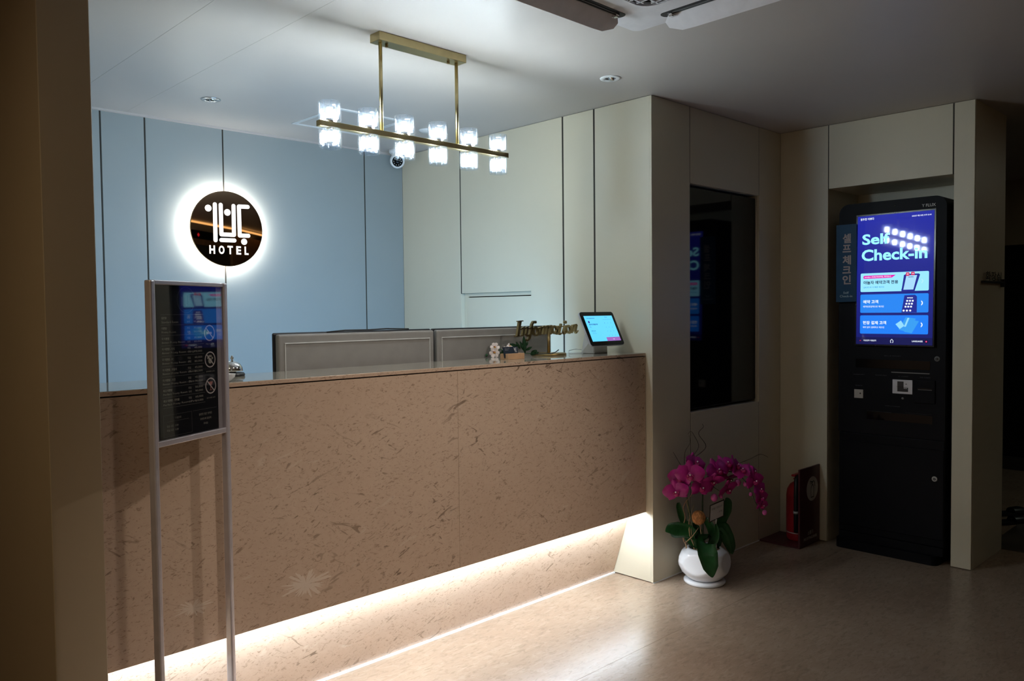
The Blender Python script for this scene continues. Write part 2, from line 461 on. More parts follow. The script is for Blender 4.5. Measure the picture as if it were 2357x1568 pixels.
struct(MB().box(XW+.016, XW+.032, D0+.001, 3.7525, 0.006, 1.449, .001, 1), 'door_leaf', M['cream'], d1)
struct(MB().box(XW+.026, XW+.0335, 3.757, D1-.003, 0.006, 1.475).box(XW+.022, XW+.0335, D0+.001, 3.757, 1.4552, 1.475), 'door_stop', M['cream'], d1)

# column face with the television recess
wc = hub('wall_column')
TX0, TX1, TZ0, TZ1 = 3.572, 4.276, .821, 2.016
struct(MB().box(XW+.013, XK+.02, YC+.014, YC+.02, 0, TZ0-.002).box(XW+.013, TX0-.012, YC+.014, YC+.02, TZ0, TZ1).box(TX1+.012, XK+.02, YC+.014, YC+.02, TZ0, TZ1).box(XW+.013, XK+.02, YC+.014, YC+.02, TZ1+.002, ZC), 'wall_core', M['gap'], wc)
def cpanel(x0, x1, z0, z1): return struct(MB().box(x0, x1, YC, YC+.013, z0, z1, .001, 1), 'wall_panel', M['cream'], wc)
cpanel(XW, TX0-.0045, .003, ZC-.002); cpanel(TX0, TX1-.0015, .003, TZ0); cpanel(TX0, TX1-.0015, TZ1, ZC-.002); cpanel(TX1+.002, XK, .003, ZC-.002)
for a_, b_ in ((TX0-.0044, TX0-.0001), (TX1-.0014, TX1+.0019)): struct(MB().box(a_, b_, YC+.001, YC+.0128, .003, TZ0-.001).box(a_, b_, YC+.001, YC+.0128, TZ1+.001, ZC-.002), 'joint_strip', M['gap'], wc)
rv = MB().box(TX0-.012, TX0, YC+.0135, YC+.14, TZ0-.012, TZ1+.012).box(TX1, TX1+.012, YC+.0135, YC+.14, TZ0-.012, TZ1+.012)
rv.box(TX0, TX1, YC+.0135, YC+.14, TZ0-.012, TZ0).box(TX0, TX1, YC+.0135, YC+.14, TZ1, TZ1+.012).box(TX0, TX1, YC+.135, YC+.14, TZ0, TZ1)
struct(rv, 'recess_lining', M['cream'], wc)
struct(MB().box(XW, XK, YC-.003, YC, 0, .004), 'trim_1', M['silicone'])

# kiosk wall with its recess
wk = hub('wall_kiosk')
NY0, NY1, NZ, NX = 1.403, 2.064, 2.045, 4.945
def kpanel(y0, y1, z0, z1, n='wall_panel'): return struct(MB().box(XK, XK+.014, y0, y1, z0, z1, .001, 1), n, M['cream'], wk)
kpanel(NY1+.0015, YC, .003, ZC-.002); kpanel(NY0+.006, NY1-.0035, NZ, ZC-.002); kpanel(1.306, NY0-.001, .004, ZC-.002)
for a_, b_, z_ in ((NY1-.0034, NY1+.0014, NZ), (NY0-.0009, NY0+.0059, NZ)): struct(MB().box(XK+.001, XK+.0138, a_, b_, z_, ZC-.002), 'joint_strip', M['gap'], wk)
struct(MB().box(XK+.014, NX, NY1+.001, NY1+.02, 0, ZC).box(NX, NX+.02, NY0-.02, NY1+.02, 0, ZC).box(XK+.014, NX, NY0-.02, NY0-.0005, 0, ZC).box(XK+.014, NX, NY0, NY1, NZ, NZ+.02), 'recess_lining', M['cream'], wk)
struct(MB().box(XK+.014, 5.062, 1.305, 1.383, 0, ZC), 'wall_end', M['cream'], wk)
struct(MB().box(XK+.014, XK+.016, NY1+.02, YC+.02, 0, ZC), 'wall_core', M['gap'], wk)
struct(MB().box(NX+.03, 5.062, 1.383, 4.6, 0, ZC), 'wall_corridor', M['cream'])
struct(MB().box(XW+.30, 4.95, YC+.30, 4.6, 0, ZC), 'wall_service', M['cream'])

# partition on the left, by the counter
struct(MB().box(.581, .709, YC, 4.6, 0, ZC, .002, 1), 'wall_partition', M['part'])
# envelope
struct(MB().box(-1.62, -1.5, -2.72, 4.72, 0, ZC), 'wall_left', M['part'])
struct(MB().box(-1.5, .58, 4.6, 4.72, 0, ZC).box(.71, 7.63, 4.6, 4.72, 0, ZC), 'wall_rear', M['part'])
struct(MB().box(-1.5, 7.75, -2.72, -2.6, 0, ZC), 'wall_front', M['part'])
wf = hub('wall_far')
struct(MB().box(7.63, 7.75, -2.6, 4.6, 1.87, ZC), 'wall_header', M['part'], wf)
struct(MB().box(7.70, 7.75, -2.6, 4.6, 0, 1.87), 'dark_glass', M['black_gloss'], wf)
struct(MB().box(7.60, 7.70, -2.6, 4.6, 0, .095, .002, 1), 'skirting', M['dark_wall'], wf)

# dark stone floor of the far room, a hair above the vinyl
struct(MB().box(5.064, 7.60, -2.0, 1.38, .0005, .004), 'trim_2', plain('dark_marble', (.085, .07, .058), .3, var=.5, scale=4))

# lobby features behind the camera (seen in the mirror sign): bulkhead with warm cove and slatted wall
A_, B_, C_ = Vector((3.10, .191, 0)), Vector((4.336, -.684, 0)), Vector((5.10, -1.36, 0))
def oblique(p, q, z0, z1, t, name, mat, par, off=0.0):
    u = (q-p).normalized(); n = Vector((u.y, -u.x, 0))
    p = p + n*off; q = q + n*off
    return struct(MB().prism([p+Vector((0, 0, z0)), q+Vector((0, 0, z0)), q+Vector((0, 0, z1)), p+Vector((0, 0, z1))], 0, n*t), name, mat, par)
wl = hub('wall_lobby')
oblique(A_, B_, 2.31, 2.385, .10, 'bulkhead', M['part'], wl)
oblique(A_, B_, 2.388, 2.406, .03, 'cove_light', M['warm'], wl, -.002)
oblique(A_, B_, 2.215, 2.309, .08, 'dark_band', M['black_gloss'], wl, .02)
oblique(A_, B_, 2.15, 2.214, .10, 'wood_band', M['wood'], wl)
oblique(A_, B_, 0.0, 2.149, .06, 'dark_screen', M['dark_wall'], wl, .03)
oblique(B_, C_, 0.0, 2.40, .03, 'slat_backing', M['dark_wall'], wl, .05)
u_ = (C_-B_).normalized(); n_ = Vector((u_.y, -u_.x, 0)); L_ = (C_-B_).length
for k in range(20):
    p = B_+u_*(L_*(k+.25)/20); q = p+u_*(L_/20*.5)
    struct(MB().prism([p, q, q+n_*.045, p+n_*.045], 0, (0, 0, 2.33)), 'slat', M['wood'], wl)
oblique(B_, C_, 2.372, 2.392, .02, 'cove_light', M['warm'], wl, -.10)
for k, px in enumerate((3.62, 3.78)):
    c = A_+(B_-A_).normalized()*((px-A_.x)/((B_-A_).normalized().x)) + Vector((0, 0, 2.262)) - n_*(-.006)
    uu = (B_-A_).normalized()
    nn = Vector((uu.y, -uu.x, 0)); c = c - nn*.004*0 + nn*.012
    struct(MB().prism([c+uu*.022, c+Vector((0, 0, .022)), c-uu*.022, c-Vector((0, 0, .022))], 0, nn*.006), 'signal_lamp', M['red_led'], wl)

# ------------------------------------------------------------------ reception counter
YF = 2.396
ct = empty('reception_counter', (1.97, 2.55, 0), 'long fawn shell-stone reception counter with light strip under it', 'counter')
XL = .711
XR = XW-.004
for x0, x1 in ((XL, 2.0172), (2.0182, XR)):
    MB().box(x0, x1, YF, YF+.02, .353, 1.1302, .0008, 1).build('front_panel', M['stone'], ct)
PLB, PLT = 2.605, 2.494
pa = Vector((0, PLB, .006)); pb = Vector((0, PLT, .353))
for x0, x1 in ((XL, 2.0705), (2.0712, XR)):
    MB().prism([(x0, PLB, .006), (x1, PLB, .006), (x1, PLT, .353), (x0, PLT, .353)], 0, (0, .02, .006)).build('plinth_panel', M['stone'], ct)
MB().box(XL, XR, YF+.020, PLT+.01, .366, .376).build('soffit', M['white'], ct)
MB().box(XL+.005, XR-.005, YF+.024, YF+.040, .3555, .3655).build('light_strip', M['strip'], ct)
MB().box(XL, XR, YF-.001, 2.715, 1.1345, 1.148, .0015, 2).build('countertop', [M['stone']], ct)
MB().box(XL, XR, YF+.0005, 2.7148, 1.1481, 1.1487).build('top_glaze', M['gloss_top'], ct)
MB().box(XL, XR, YF+.010, 2.70, 1.1303, 1.1345).build('shadow_gap', M['gap'], ct)
MB().box(XL, XR, 2.695, 2.713, .0, 1.130).build('rear_panel', M['cream'], ct)
MB().box(XL, XR, PLB-.011, PLB, 0, .006).build('sealant_line', M['silicone'], ct)
dk_ = empty('staff_desk', (1.97, 3.03, 0), 'low cream staff desk behind the counter, under the monitors', 'desk')
MB().box(XL+.01, XR-.01, 2.718, 3.35, .715, .74, .002, 1).build('desk_top', M['cream'], dk_)
for x in (XL+.02, XR-.05): MB().box(x, x+.03, 3.28, 3.34, 0, .715).build('leg', M['cream'], dk_)
for x in (XL+.02, XR-.05): MB().box(x, x+.03, 2.722, 2.76, 0, .715).build('leg', M['cream'], dk_)

# ------------------------------------------------------------------ desk monitors (backs to the lobby)
def monitor(x0, x1, loc_label, cable):
    z0, z1, y = .86, 1.2885, 2.775
    r = empty('desk_monitor', ((x0+x1)/2, y+.06, .74), loc_label, 'monitor', 'grey backed monitors behind the counter')
    MB().box(x0+.006, x1-.006, y, y+.03, z0+.006, z1-.006, .008, 3).build('back_shell', M['grey_back'], r)
    MB().box(x0, x1, y+.030, y+.044, z0, z1, .006, 2).build('bezel', M['black'], r)
    f = MB()
    f.box(x0+.030, x1-.030, y-.004, y+.002, z1-.043, z1-.038, .001, 1).box(x0+.030, x0+.034, y-.003, y+.002, z0+.03, z1-.043).box(x1-.034, x1-.030, y-.003, y+.002, z0+.03, z1-.043)
    f.build('back_ridge', M['grey_line'], r)
    s = MB(); s.face([(x1-.012, y+.0445, z0+.012), (x0+.012, y+.0445, z0+.012), (x0+.012, y+.0445, z1-.012), (x1-.012, y+.0445, z1-.012)])
    s.build('screen', M['monitor_face'], r, recalc=False)
    xc = (x0+x1)/2
    MB().box(xc-.035, xc+.035, y-.022, y+.0, .755, z0+.16, .006, 2).build('stand_neck', M['black'], r)
    MB().box(xc-.13, xc+.13, y-.05, y+.16, .74, .755, .005, 2).build('stand_foot', M['black'], r)
    if cable:
        MB().tube([(x0+.22, y+.012, z1-.002), (x0+.30, y+.006, z1+.004), (x0+.42, y+.012, z1+.003), (x0+.50, y+.004, z1+.006), (x0+.62, y+.012, z1+.002)], .0028, 8).build('cable', M['rubber'], r)
    return r
monitor(1.456, 2.211, 'left of two grey monitor backs behind counter, cable along top', True)
monitor(2.216, 2.964, 'right of two grey monitor backs, behind the gold Information sign', False)

# ------------------------------------------------------------------ round backlit sign on the back wall
SX, SZ, SR, SY = 1.985, 1.838, .209, 4.325
sg = empty('hotel_sign', (SX, YB, SZ), 'round bronze mirror sign with glowing HOTEL letters and white halo', 'sign')
o = MB(); Mx = Matrix.Rotation(R(90), 4, 'X')
o.lathe([(0, 0), (SR-.003, 0), (SR, -.003), (SR, -.022), (SR-.02, -.022)], (SX, SY, SZ), 96, M=Mx, smooth=False)
o.build('mirror_disc', M['mirror'], sg)
MB().lathe([(SR-.02, -.022), (SR-.02, -.026), (0.01, -.026), (0.01, -.022)], (SX, SY, SZ), 64, M=Mx, smooth=False).build('back_plate', M['white'], sg)
MB().lathe([(SR-.010, -.0265), (SR-.010, -.034), (SR-.045, -.034), (SR-.045, -.0265)], (SX, SY, SZ), 64, M=Mx, smooth=False).build('halo_light', M['halo'], sg)
for a in (0, 2.1, 4.2): MB().tube([(SX+.1*math.cos(a), SY+.026, SZ+.1*math.sin(a)), (SX+.1*math.cos(a), YB, SZ+.1*math.sin(a))], .006, 8).build('standoff', M['chrome'], sg)
def sp(zx, zy): return onY(380+zx/6.0308, 400+zy/6.0308, SY)
PXM = (onY(600, 525, SY)-onY(440, 525, SY)).length/160/6.03
def sline(mb, pts, wd):
    """rounded stroke on the sign face"""
    pts = [sp(*p) for p in pts]; r = wd/2*PXM
    for p, q in zip(pts, pts[1:]):
        u = (q-p).normalized(); n = Vector((-u.z, 0, u.x))
        poly = []
        for k in range(9): a = -PI/2+PI*k/8; poly.append(q+(u*math.cos(a)+n*math.sin(a))*r)
        for k in range(9): a = PI/2+PI*k/8; poly.append(p+(u*math.cos(a)+n*math.sin(a))*r)
        mb.prism([v+Vector((0, -.0015, 0)) for v in poly], 0, (0, .003, 0))
def sdot(mb, c, r): mb.prism([sp(*c)+Vector((math.cos(2*PI*k/24), 0, math.sin(2*PI*k/24)))*(r*PXM)+Vector((0, -.0015, 0)) for k in range(24)], 0, (0, .003, 0))
for strokes, dots in (([((690, 425), (700, 922))], [((598, 477), 44)]),
                      ([((771, 432), (782, 842), (956, 850), (949, 448))], [((864, 537), 44)]),
                      ([((1146, 461), (1024, 455), (1036, 858), (1156, 862))], []), ([((781, 920), (962, 927))], []), ([], [((1097, 945), 42)])):
    e = MB()
    for s in strokes: sline(e, s, 54)
    for d in dots: sdot(e, *d)
    e.build('emblem_stroke', M['sign_white'], sg)
for ch, x0, x1, y in (('H', 616, 692, 1110), ('O', 746, 824, 1114), ('T', 868, 942, 1116), ('E', 990, 1056, 1121), ('L', 1104, 1160, 1126)):
    p0 = sp(x0, y)
    MBt = MB(); text_mb(MBt, ch, lambda x, z: p0+Vector((x, -.0015, z)), height=112*PXM, width=(x1-x0)*PXM, bold=.035)
    MBt.build('letter', M['sign_white'], sg)

# ------------------------------------------------------------------ pendant lamp
PY = 2.536
pn = empty('pendant_lamp', (1.965, PY, ZC), 'brass bar pendant with twelve lit crystal shades above counter', 'lamp')
MB().box(1.752, 2.178, 2.505, 2.567, 2.377, ZC, .0012, 1).build('canopy', M['brass'], pn)
for x in (1.777, 2.150): MB().tube([(x, PY, 2.378), (x, PY, 2.045)], .0072, 16).build('rod', M['brass'], pn)
for x in (1.806, 2.108): MB().tube([(x, PY, 2.378), (x, PY, 2.366)], .006, 12).build('thumb_screw', M['brass_dark'], pn)
MB().box(1.506, 2.430, PY-.013, PY+.013, 2.026, 2.047, .001, 1).build('bar', M['brass'], pn)
def shade(x, up):
    s = 1 if up else -1; z0 = 2.036+s*.011
    H_ = .072
    def oct_(a, h, r): return 1/math.cos(((a+PI/8) % (PI/4))-PI/8)*.97
    def flute(a, h, r): return 1+.10*math.cos(16*a)
    mb = MB()
    mb.lathe([(.020, z0+s*.001), (.0385, z0+s*.003), (.0395, z0+s*.010), (.0395, z0+s*(H_-.004)), (.037, z0+s*H_), (.031, z0+s*H_), (.030, z0+s*(H_-.012))], (x, PY, 0), 48, smooth=False, mod=oct_)
    mb.lathe([(.027, z0+s*(H_-.006)), (.028, z0+s*.012), (.022, z0+s*.006)], (x, PY, 0), 64, smooth=True, mod=flute)
    for k in range(8):
        a = 2*PI*(k+.5)/8; mb.tube([(x+.0335*math.cos(a), PY+.0335*math.sin(a), z0+s*.008), (x+.0335*math.cos(a), PY+.0335*math.sin(a), z0+s*(H_-.004))], .0032, 6)
    g = mb.build('glass_shade', M['crystal'], pn)
    MB().lathe([(0, z0+s*.014), (.0105, z0+s*.015), (.0105, z0+s*.047), (0, z0+s*.048)], (x, PY, 0), 12).build('bulb', M['bulb'], g)
    MB().lathe([(0, z0+s*.0482), (.0125, z0+s*.0482), (.0115, z0+s*.0525), (0, z0+s*.054)], (x, PY, 0), 16).build('light_block_cap', M['white'], g)  # cap added to block the bulb's direct upward light on the ceiling
    MB().lathe([(0, z0), (.013, z0), (.013, z0+s*.013), (.0, z0+s*.014)], (x, PY, 0), 16).build('socket', M['chrome'], g)
for x in (1.554, 1.719, 1.884, 2.049, 2.213, 2.378):
    shade(x, True); shade(x, False)

# ------------------------------------------------------------------ ceiling fittings
def downlight(c, label, ring, inner):
    r = empty('downlight', (c[0], c[1], ZC), label, 'light', 'unlit recessed ceiling spotlights')
    MB().lathe([(.024, ZC-.001), (.028, ZC-.005), (.046, ZC-.004), (.048, ZC), (.024, ZC)], (c[0], c[1], 0), 40).build('trim_ring', ring, r)
    MB().lathe([(.024, ZC-.002), (.022, ZC-.0005), (0, ZC-.0005)], (c[0], c[1], 0), 32).build('housing', M['black'], r)
    MB().lathe([(.0, ZC-.012), (.011, ZC-.010), (.016, ZC-.001)], (c[0]+.004, c[1]-.004, 0), 24).build('lens', inner, r)
downlight((1.696, 3.848), 'chrome ringed ceiling spotlight over the blue back wall', M['chrome'], M['chrome'])
downlight((2.873, 2.316), 'white ringed ceiling spotlight near the column corner', M['white'], M['chrome'])
tag(MB().lathe([(0, ZC-.012), (.040, ZC-.010), (.052, ZC-.002), (.052, ZC)], (2.899, 3.679, 0), 40).build('ceiling_disc', M['white']), 'flat white round ceiling disc partly behind a crystal shade', 'detector')
hx0, hx1, hy0, hy1 = 2.228, 2.668, 3.578, 4.032
ha = empty('access_panel', ((hx0+hx1)/2, (hy0+hy1)/2, ZC), 'square ceiling access hatch with white double frame', 'hatch')
def frame(mb, x0, x1, y0, y1, w_, za, zb):
    mb.box(x0, x1, y0, y0+w_, za, zb).box(x0, x1, y1-w_, y1, za, zb).box(x0, x0+w_, y0+w_, y1-w_, za, zb).box(x1-w_, x1, y0+w_, y1-w_, za, zb); return mb
frame(MB(), hx0, hx1, hy0, hy1, .011, ZC-.005, ZC).build('outer_frame', M['white'], ha)
frame(MB(), hx0+.016, hx1-.016, hy0+.016, hy1-.016, .009, ZC-.004, ZC).build('inner_frame', M['white'], ha)
frame(MB(), hx0+.011, hx1-.011, hy0+.011, hy1-.011, .005, ZC-.0015, ZC).build('joint', M['gap'], ha)
MB().box(hx0+.025, hx1-.025, hy0+.025, hy1-.025, ZC-.003, ZC).build('hatch_board', M['ceil'], ha)

# turret camera in the corner
kc = Vector((3.085, 4.235, 2.335))
kv = empty('security_camera', (3.09, 4.25, ZC), 'white dome security camera under the ceiling in the corner', 'camera')
MB().lathe([(0, ZC-.001), (.047, ZC), (.047, ZC-.018), (.040, ZC-.026), (0, ZC-.026)], (3.09, 4.25, 0), 32).build('mount', M['white'], kv)
dv = (CAMP+Vector((.6, .2, -.4))-kc).normalized(); Q = dv.to_track_quat('Z', 'Y').to_matrix().to_4x4()
MB().lathe([(0, -.052), (.030, -.048), (.044, -.030), (.047, -.005), (.046, .018), (.040, .026), (.034, .024), (.034, .020)], kc, 32, M=Q).build('housing', M['white'], kv)
MB().tube([kc+Vector((0, 0, .03)), (3.09, 4.25, ZC-.024)], .034, 20).build('neck', M['white'], kv)
fc = MB().lathe([(.034, .0205), (.034, .022), (0, .0245)], kc, 32, M=Q).build('lens_cover', M['black_gloss'], kv)
for k in range(10):
    a = 2*PI*k/10; MB().ball(kc+Q.to_3x3() @ Vector((.024*math.cos(a), .024*math.sin(a), .0238)), .0022, seg=8).build('infrared_dot', M['white'], fc)

# ceiling air conditioner (one corner in view)
ax0, ax1, ay0, ay1, AZ = 1.455, 2.413, .866, 1.824, 2.382
ac = empty('air_conditioner', ((ax0+ax1)/2, (ay0+ay1)/2, ZC), 'white ceiling cassette air conditioner with open flaps', 'air conditioner')
def rrect(x0, x1, y0, y1, r, n=8):
    P = []
    for cx, cy, a0 in ((x1-r, y1-r, 0), (x0+r, y1-r, PI/2), (x0+r, y0+r, PI), (x1-r, y0+r, 1.5*PI)):
        for k in range(n+1): a = a0+PI/2*k/n; P.append((cx+r*math.cos(a), cy+r*math.sin(a)))
    return P
def ringmesh(mb, outer, inner, z0, z1):
    n = len(outer)
    a = [mb.bm.verts.new((x, y, z0)) for x, y in outer]; b = [mb.bm.verts.new((x, y, z0)) for x, y in inner]
    c = [mb.bm.verts.new((x, y, z1)) for x, y in outer]; d = [mb.bm.verts.new((x, y, z1)) for x, y in inner]
    for i in range(n):
        j = (i+1) % n
        mb.bm.faces.new((a[i], a[j], b[j], b[i])); mb.bm.faces.new((c[i], d[i], d[j], c[j]))
        mb.bm.faces.new((a[i], c[i], c[j], a[j])); mb.bm.faces.new((b[i], b[j], d[j], d[i]))
gi = (ax0+.150, ax1-.150, ay0+.150, ay1-.150)
b = MB(); ringmesh(b, rrect(ax0, ax1, ay0, ay1, .03), rrect(*gi, .07), AZ, ZC); b.build('panel', M['ac'], ac)
for k in range(4):
    rot = Matrix.Translation(((ax0+ax1)/2, (ay0+ay1)/2, 0)) @ Matrix.Rotation(k*PI/2, 4, 'Z')
    hw = .318; yo = .479
    s = MB(); P = rrect(-hw, hw, yo-.088, yo-.040, .022)
    s.prism([rot @ Vector((x, y, AZ-.0012)) for x, y in P], 0, (0, 0, .001)); s.build('air_outlet', M['ac_dark'], ac)
    v = MB()
    for q in (yo-.074, yo-.062): v.box(-hw+.03, hw-.03, q-.0015, q+.0015, AZ-.004, AZ-.001, M=rot)
    v.build('guide_vane', M['steel_grey'], ac)
    f = MB(); y0, z0, y1, z1 = yo-.058, AZ-.003, yo-.012, AZ-.050
    prof = [(-hw+.02, 0), (-hw, .30), (-hw+.005, .65), (-hw+.05, .97), (-hw+.10, 1), (hw-.10, 1), (hw-.05, .97), (hw-.005, .65), (hw, .30), (hw-.02, 0)]
    f.prism([rot @ Vector((x, y0+(y1-y0)*t, z0+(z1-z0)*t)) for x, t in prof], 0, rot.to_3x3() @ Vector((0, .0028, .0028)))
    f.build('flap', M['ac'], ac)
    for hx_ in (hw-.05, -hw+.035): MB().box(hx_, hx_+.015, yo-.078, yo-.055, AZ-.014, AZ-.001, .002, 1, M=rot).build('flap_hinge', M['chrome'], ac)
g0, g1, h0, h1 = gi
MB().box(g0-.01, g1+.01, h0-.01, h1+.01, AZ+.018, ZC-.001).build('filter', M['ac_dark'], ac)
b = MB(); ringmesh(b, rrect(g0-.001, g1+.001, h0-.001, h1+.001, .07), rrect(g0+.012, g1-.012, h0+.012, h1-.012, .062), AZ-.001, AZ+.006); b.build('grille_rim', M['ac'], ac)
nb = 19
for k in range(1, nb):
    e = .045 if k in (1, nb-1) else (.012 if k in (2, nb-2) else .004)
    x = g0+(g1-g0)*k/nb; MB().box(x-.002, x+.002, h0+e+.008, h1-e-.008, AZ, AZ+.016).build('grille_bar', M['ac'], ac)
    y = h0+(h1-h0)*k/nb; MB().box(g0+e+.008, g1-e-.008, y-.002, y+.002, AZ, AZ+.016).build('grille_bar', M['ac'], ac)

# ------------------------------------------------------------------ television in the column recess
tv = empty('television', ((TX0+TX1)/2, YC+.12, TZ0), 'tall black wall television set into the column recess', 'television')
MB().box(TX0+.010, TX1-.003, YC+.022, YC+.130, TZ0+.014, TZ1-.014, .003, 2).build('body', M['black'], tv)
MB().box(TX0+.014, TX1-.008, YC+.0195, YC+.0215, TZ0+.019, TZ1-.019).build('screen', M['black_gloss'], tv)

# ------------------------------------------------------------------ self check-in kiosk
KX = 4.50; KY0, KY1 = 1.425, 1.985
kk = empty('check_in_kiosk', (4.72, 1.705, 0), 'tall black self check-in kiosk with glowing blue touch screen', 'kiosk')
def yz_prism(mb, P, x0, x1): mb.prism([Vector((x0, y, z)) for y, z in P], 0, (x1-x0, 0, 0)); return mb
top = [(KY0, .662), (KY1, .662)]
for k in range(9): a = PI/2*k/8; top.append((KY1-.055+.055*math.cos(a), 1.885+.055*math.sin(a)))
for k in range(9): a = PI/2+PI/2*k/8; top.append((KY0+.055+.055*math.cos(a), 1.885+.055*math.sin(a)))
yz_prism(MB(), top, KX, 4.90).build('upper_body', M['kiosk'], kk)
MB().box(KX+.006, 4.90, KY0+.002, KY1-.002, .095, .660, .004, 2).build('lower_body', M['kiosk'], kk)
MB().box(KX, KX+.010, KY0+.004, KY1-.004, .135, .612, .002, 1).build('service_door', M['kiosk'], kk)
P = rrect(4.478, 4.93, 1.452, 1.997, .035)
b = MB(); b.prism([Vector((x, y, 0)) for x, y in P], 0, (0, 0, .05)); b.build('base_plate', M['kiosk'], kk)
MB().box(4.50, 4.90, KY0+.006, KY1-.006, .05, .095).build('base_riser', M['kiosk'], kk)
# screen: local (u right 0..1, v down 0..1)
SY1, SY0, SZ1, SZ0 = 1.879, 1.4825, 1.8655, 1.1605
SW, SH = SY1-SY0, SZ1-SZ0
def kp(u, v, d=0.0): return Vector((KX-.004-.016*v-d, SY1-u*SW, SZ1-v*SH))
MB().prism([(KX-.0028, SY0-.008, SZ1+.008), (KX+.001, SY0-.008, SZ1+.008), (KX+.001, SY0-.008, SZ0-.008), (KX-.0192, SY0-.008, SZ0-.008)], 0, (0, SW+.016, 0)).build('screen_bezel', M['kbezel'], kk)
def quad(mb, u0, v0, u1, v1, d): mb.face([kp(u0, v0, d), kp(u0, v1, d), kp(u1, v1, d), kp(u1, v0, d)]); return mb
def rquad(mb, u0, v0, u1, v1, d, r=.016):
    ru, rv = r, r*SW/SH; P = []
    for cu, cv, a0 in ((u1-ru, v1-rv, 0), (u0+ru, v1-rv, PI/2), (u0+ru, v0+rv, PI), (u1-ru, v0+rv, 1.5*PI)):
        for k in range(5): a = a0+PI/2*k/4; P.append(kp(cu+ru*math.cos(a), cv+rv*math.sin(a), d))
    mb.face(P); return mb
G_ = lambda n, c, s=1.0: glow(n, c, s*K_SCREEN)
tbg = NT('screen_blue'); tbg.b.inputs['Base Color'].default_value = (.002, .002, .003, 1)
gv = tbg.coord(out='World'); sx_ = tbg.add('ShaderNodeSeparateXYZ'); tbg.link(gv, sx_.inputs[0])
mr = tbg.add('ShaderNodeMapRange'); mr.inputs[1].default_value = SZ0; mr.inputs[2].default_value = SZ1; tbg.link(sx_.outputs['Z'], mr.inputs[0])
tbg.link(tbg.ramp(mr.outputs[0], 0, 1, (*s2l((26, 30, 105)), 1), (*s2l((38, 46, 165)), 1)), tbg.b.inputs['Emission Color'])
tbg.b.inputs['Emission Strength'].default_value = K_SCREEN; tbg.b.inputs['Roughness'].default_value = .035; tbg.b.inputs['Specular IOR Level'].default_value = .45
scr = quad(MB(), 0, 0, 1, 1, 0).build('screen', tbg.m, kk, recalc=False)
def kprint(name, mb, mat): return mb.build(name, mat, scr, recalc=False)
def ktext(mb, s, u, v, h, bold=0.0, align='L', d=.0012, width=None):
    """v is the baseline"""
    o_ = kp(u, v, d); return text_mb(mb, s, lambda x, y: o_+Vector((0, -x, y)), height=h*SH, bold=bold, align=align, width=width*SW if width else None)
cy = G_('screen_cyan', (150, 236, 255), 1.25); wt = G_('screen_white', (235, 245, 255), 1.1)
t = MB(); ktext(t, 'Self', .068, .225, .083, .028, width=.372); ktext(t, 'Check-in', .062, .352, .090, .028, width=.86); kprint('title_text', t, cy)
t = MB(); ktext(t, '동두천 이쁘다', .04, .034, .019, .02, width=.185); ktext(t, '2022년 9월 30일 오후 02:40', .72, .036, .012, .01, width=.245); kprint('header_text', t, wt)
kprint('button_card', rquad(MB(), .052, .447, .945, .592, .0006), G_('card_cyan', (150, 226, 255), 1.1))
kprint('button_card', rquad(MB(), .052, .612, .945, .755, .0006), G_('card_blue', (38, 130, 235), 1.1))
kprint('button_card', rquad(MB(), .052, .775, .945, .918, .0006), G_('card_azure', (32, 124, 240), 1.1))
t = MB(); t.face([kp(.088, .474, .0010), kp(.094, .490, .0010), kp(.47, .487, .0010), kp(.525, .466, .0010), kp(.10, .466, .0010)]); kprint('label_ribbon', t, G_('ribbon_magenta', (226, 20, 170), 1.1))
t = MB(); ktext(t, 'yanolja x DAILYHOTEL 라이브스', .105, .4845, .0135, .02, width=.36, d=.0014); kprint('ribbon_text', t, wt)
t = MB(); ktext(t, '야놀자 예약고객 전용', .092, .534, .028, .025, width=.465); kprint('card_title', t, G_('screen_navy', (14, 20, 60)))
t = MB(); ktext(t, 'QR코드로 더 빠른 체크인', .092, .564, .014, .01, width=.28); kprint('card_note', t, G_('screen_teal', (40, 150, 215)))
t = MB(); ktext(t, '예약 고객', .092, .683, .027, .025, width=.205); ktext(t, '현장 결제 고객', .092, .846, .027, .025, width=.315)
ktext(t, '예약번호입력으로 체크인', .092, .714, .0145, .01, width=.28); ktext(t, '예약 없이 결제하고 체크인', .092, .875, .0145, .01, width=.29); kprint('card_title', t, wt)
t = MB()
for vc, mt in ((.520, None), (.684, 1), (.847, 1)):
    q = MB()
    for a_, b_ in (((.855, -.014), (.875, 0)), ((.875, 0), (.855, .014))):
        p0 = kp(a_[0], vc+a_[1], .0012); p1 = kp(b_[0], vc+b_[1], .0012); dn = Vector((0, 0, .0045)) if mt else Vector((0, 0, .0025)); q.face([p0+dn, p0-dn, p1-dn, p1+dn])
    kprint('chevron', q, wt if mt else G_('card_pale', (190, 238, 255), 1.05))
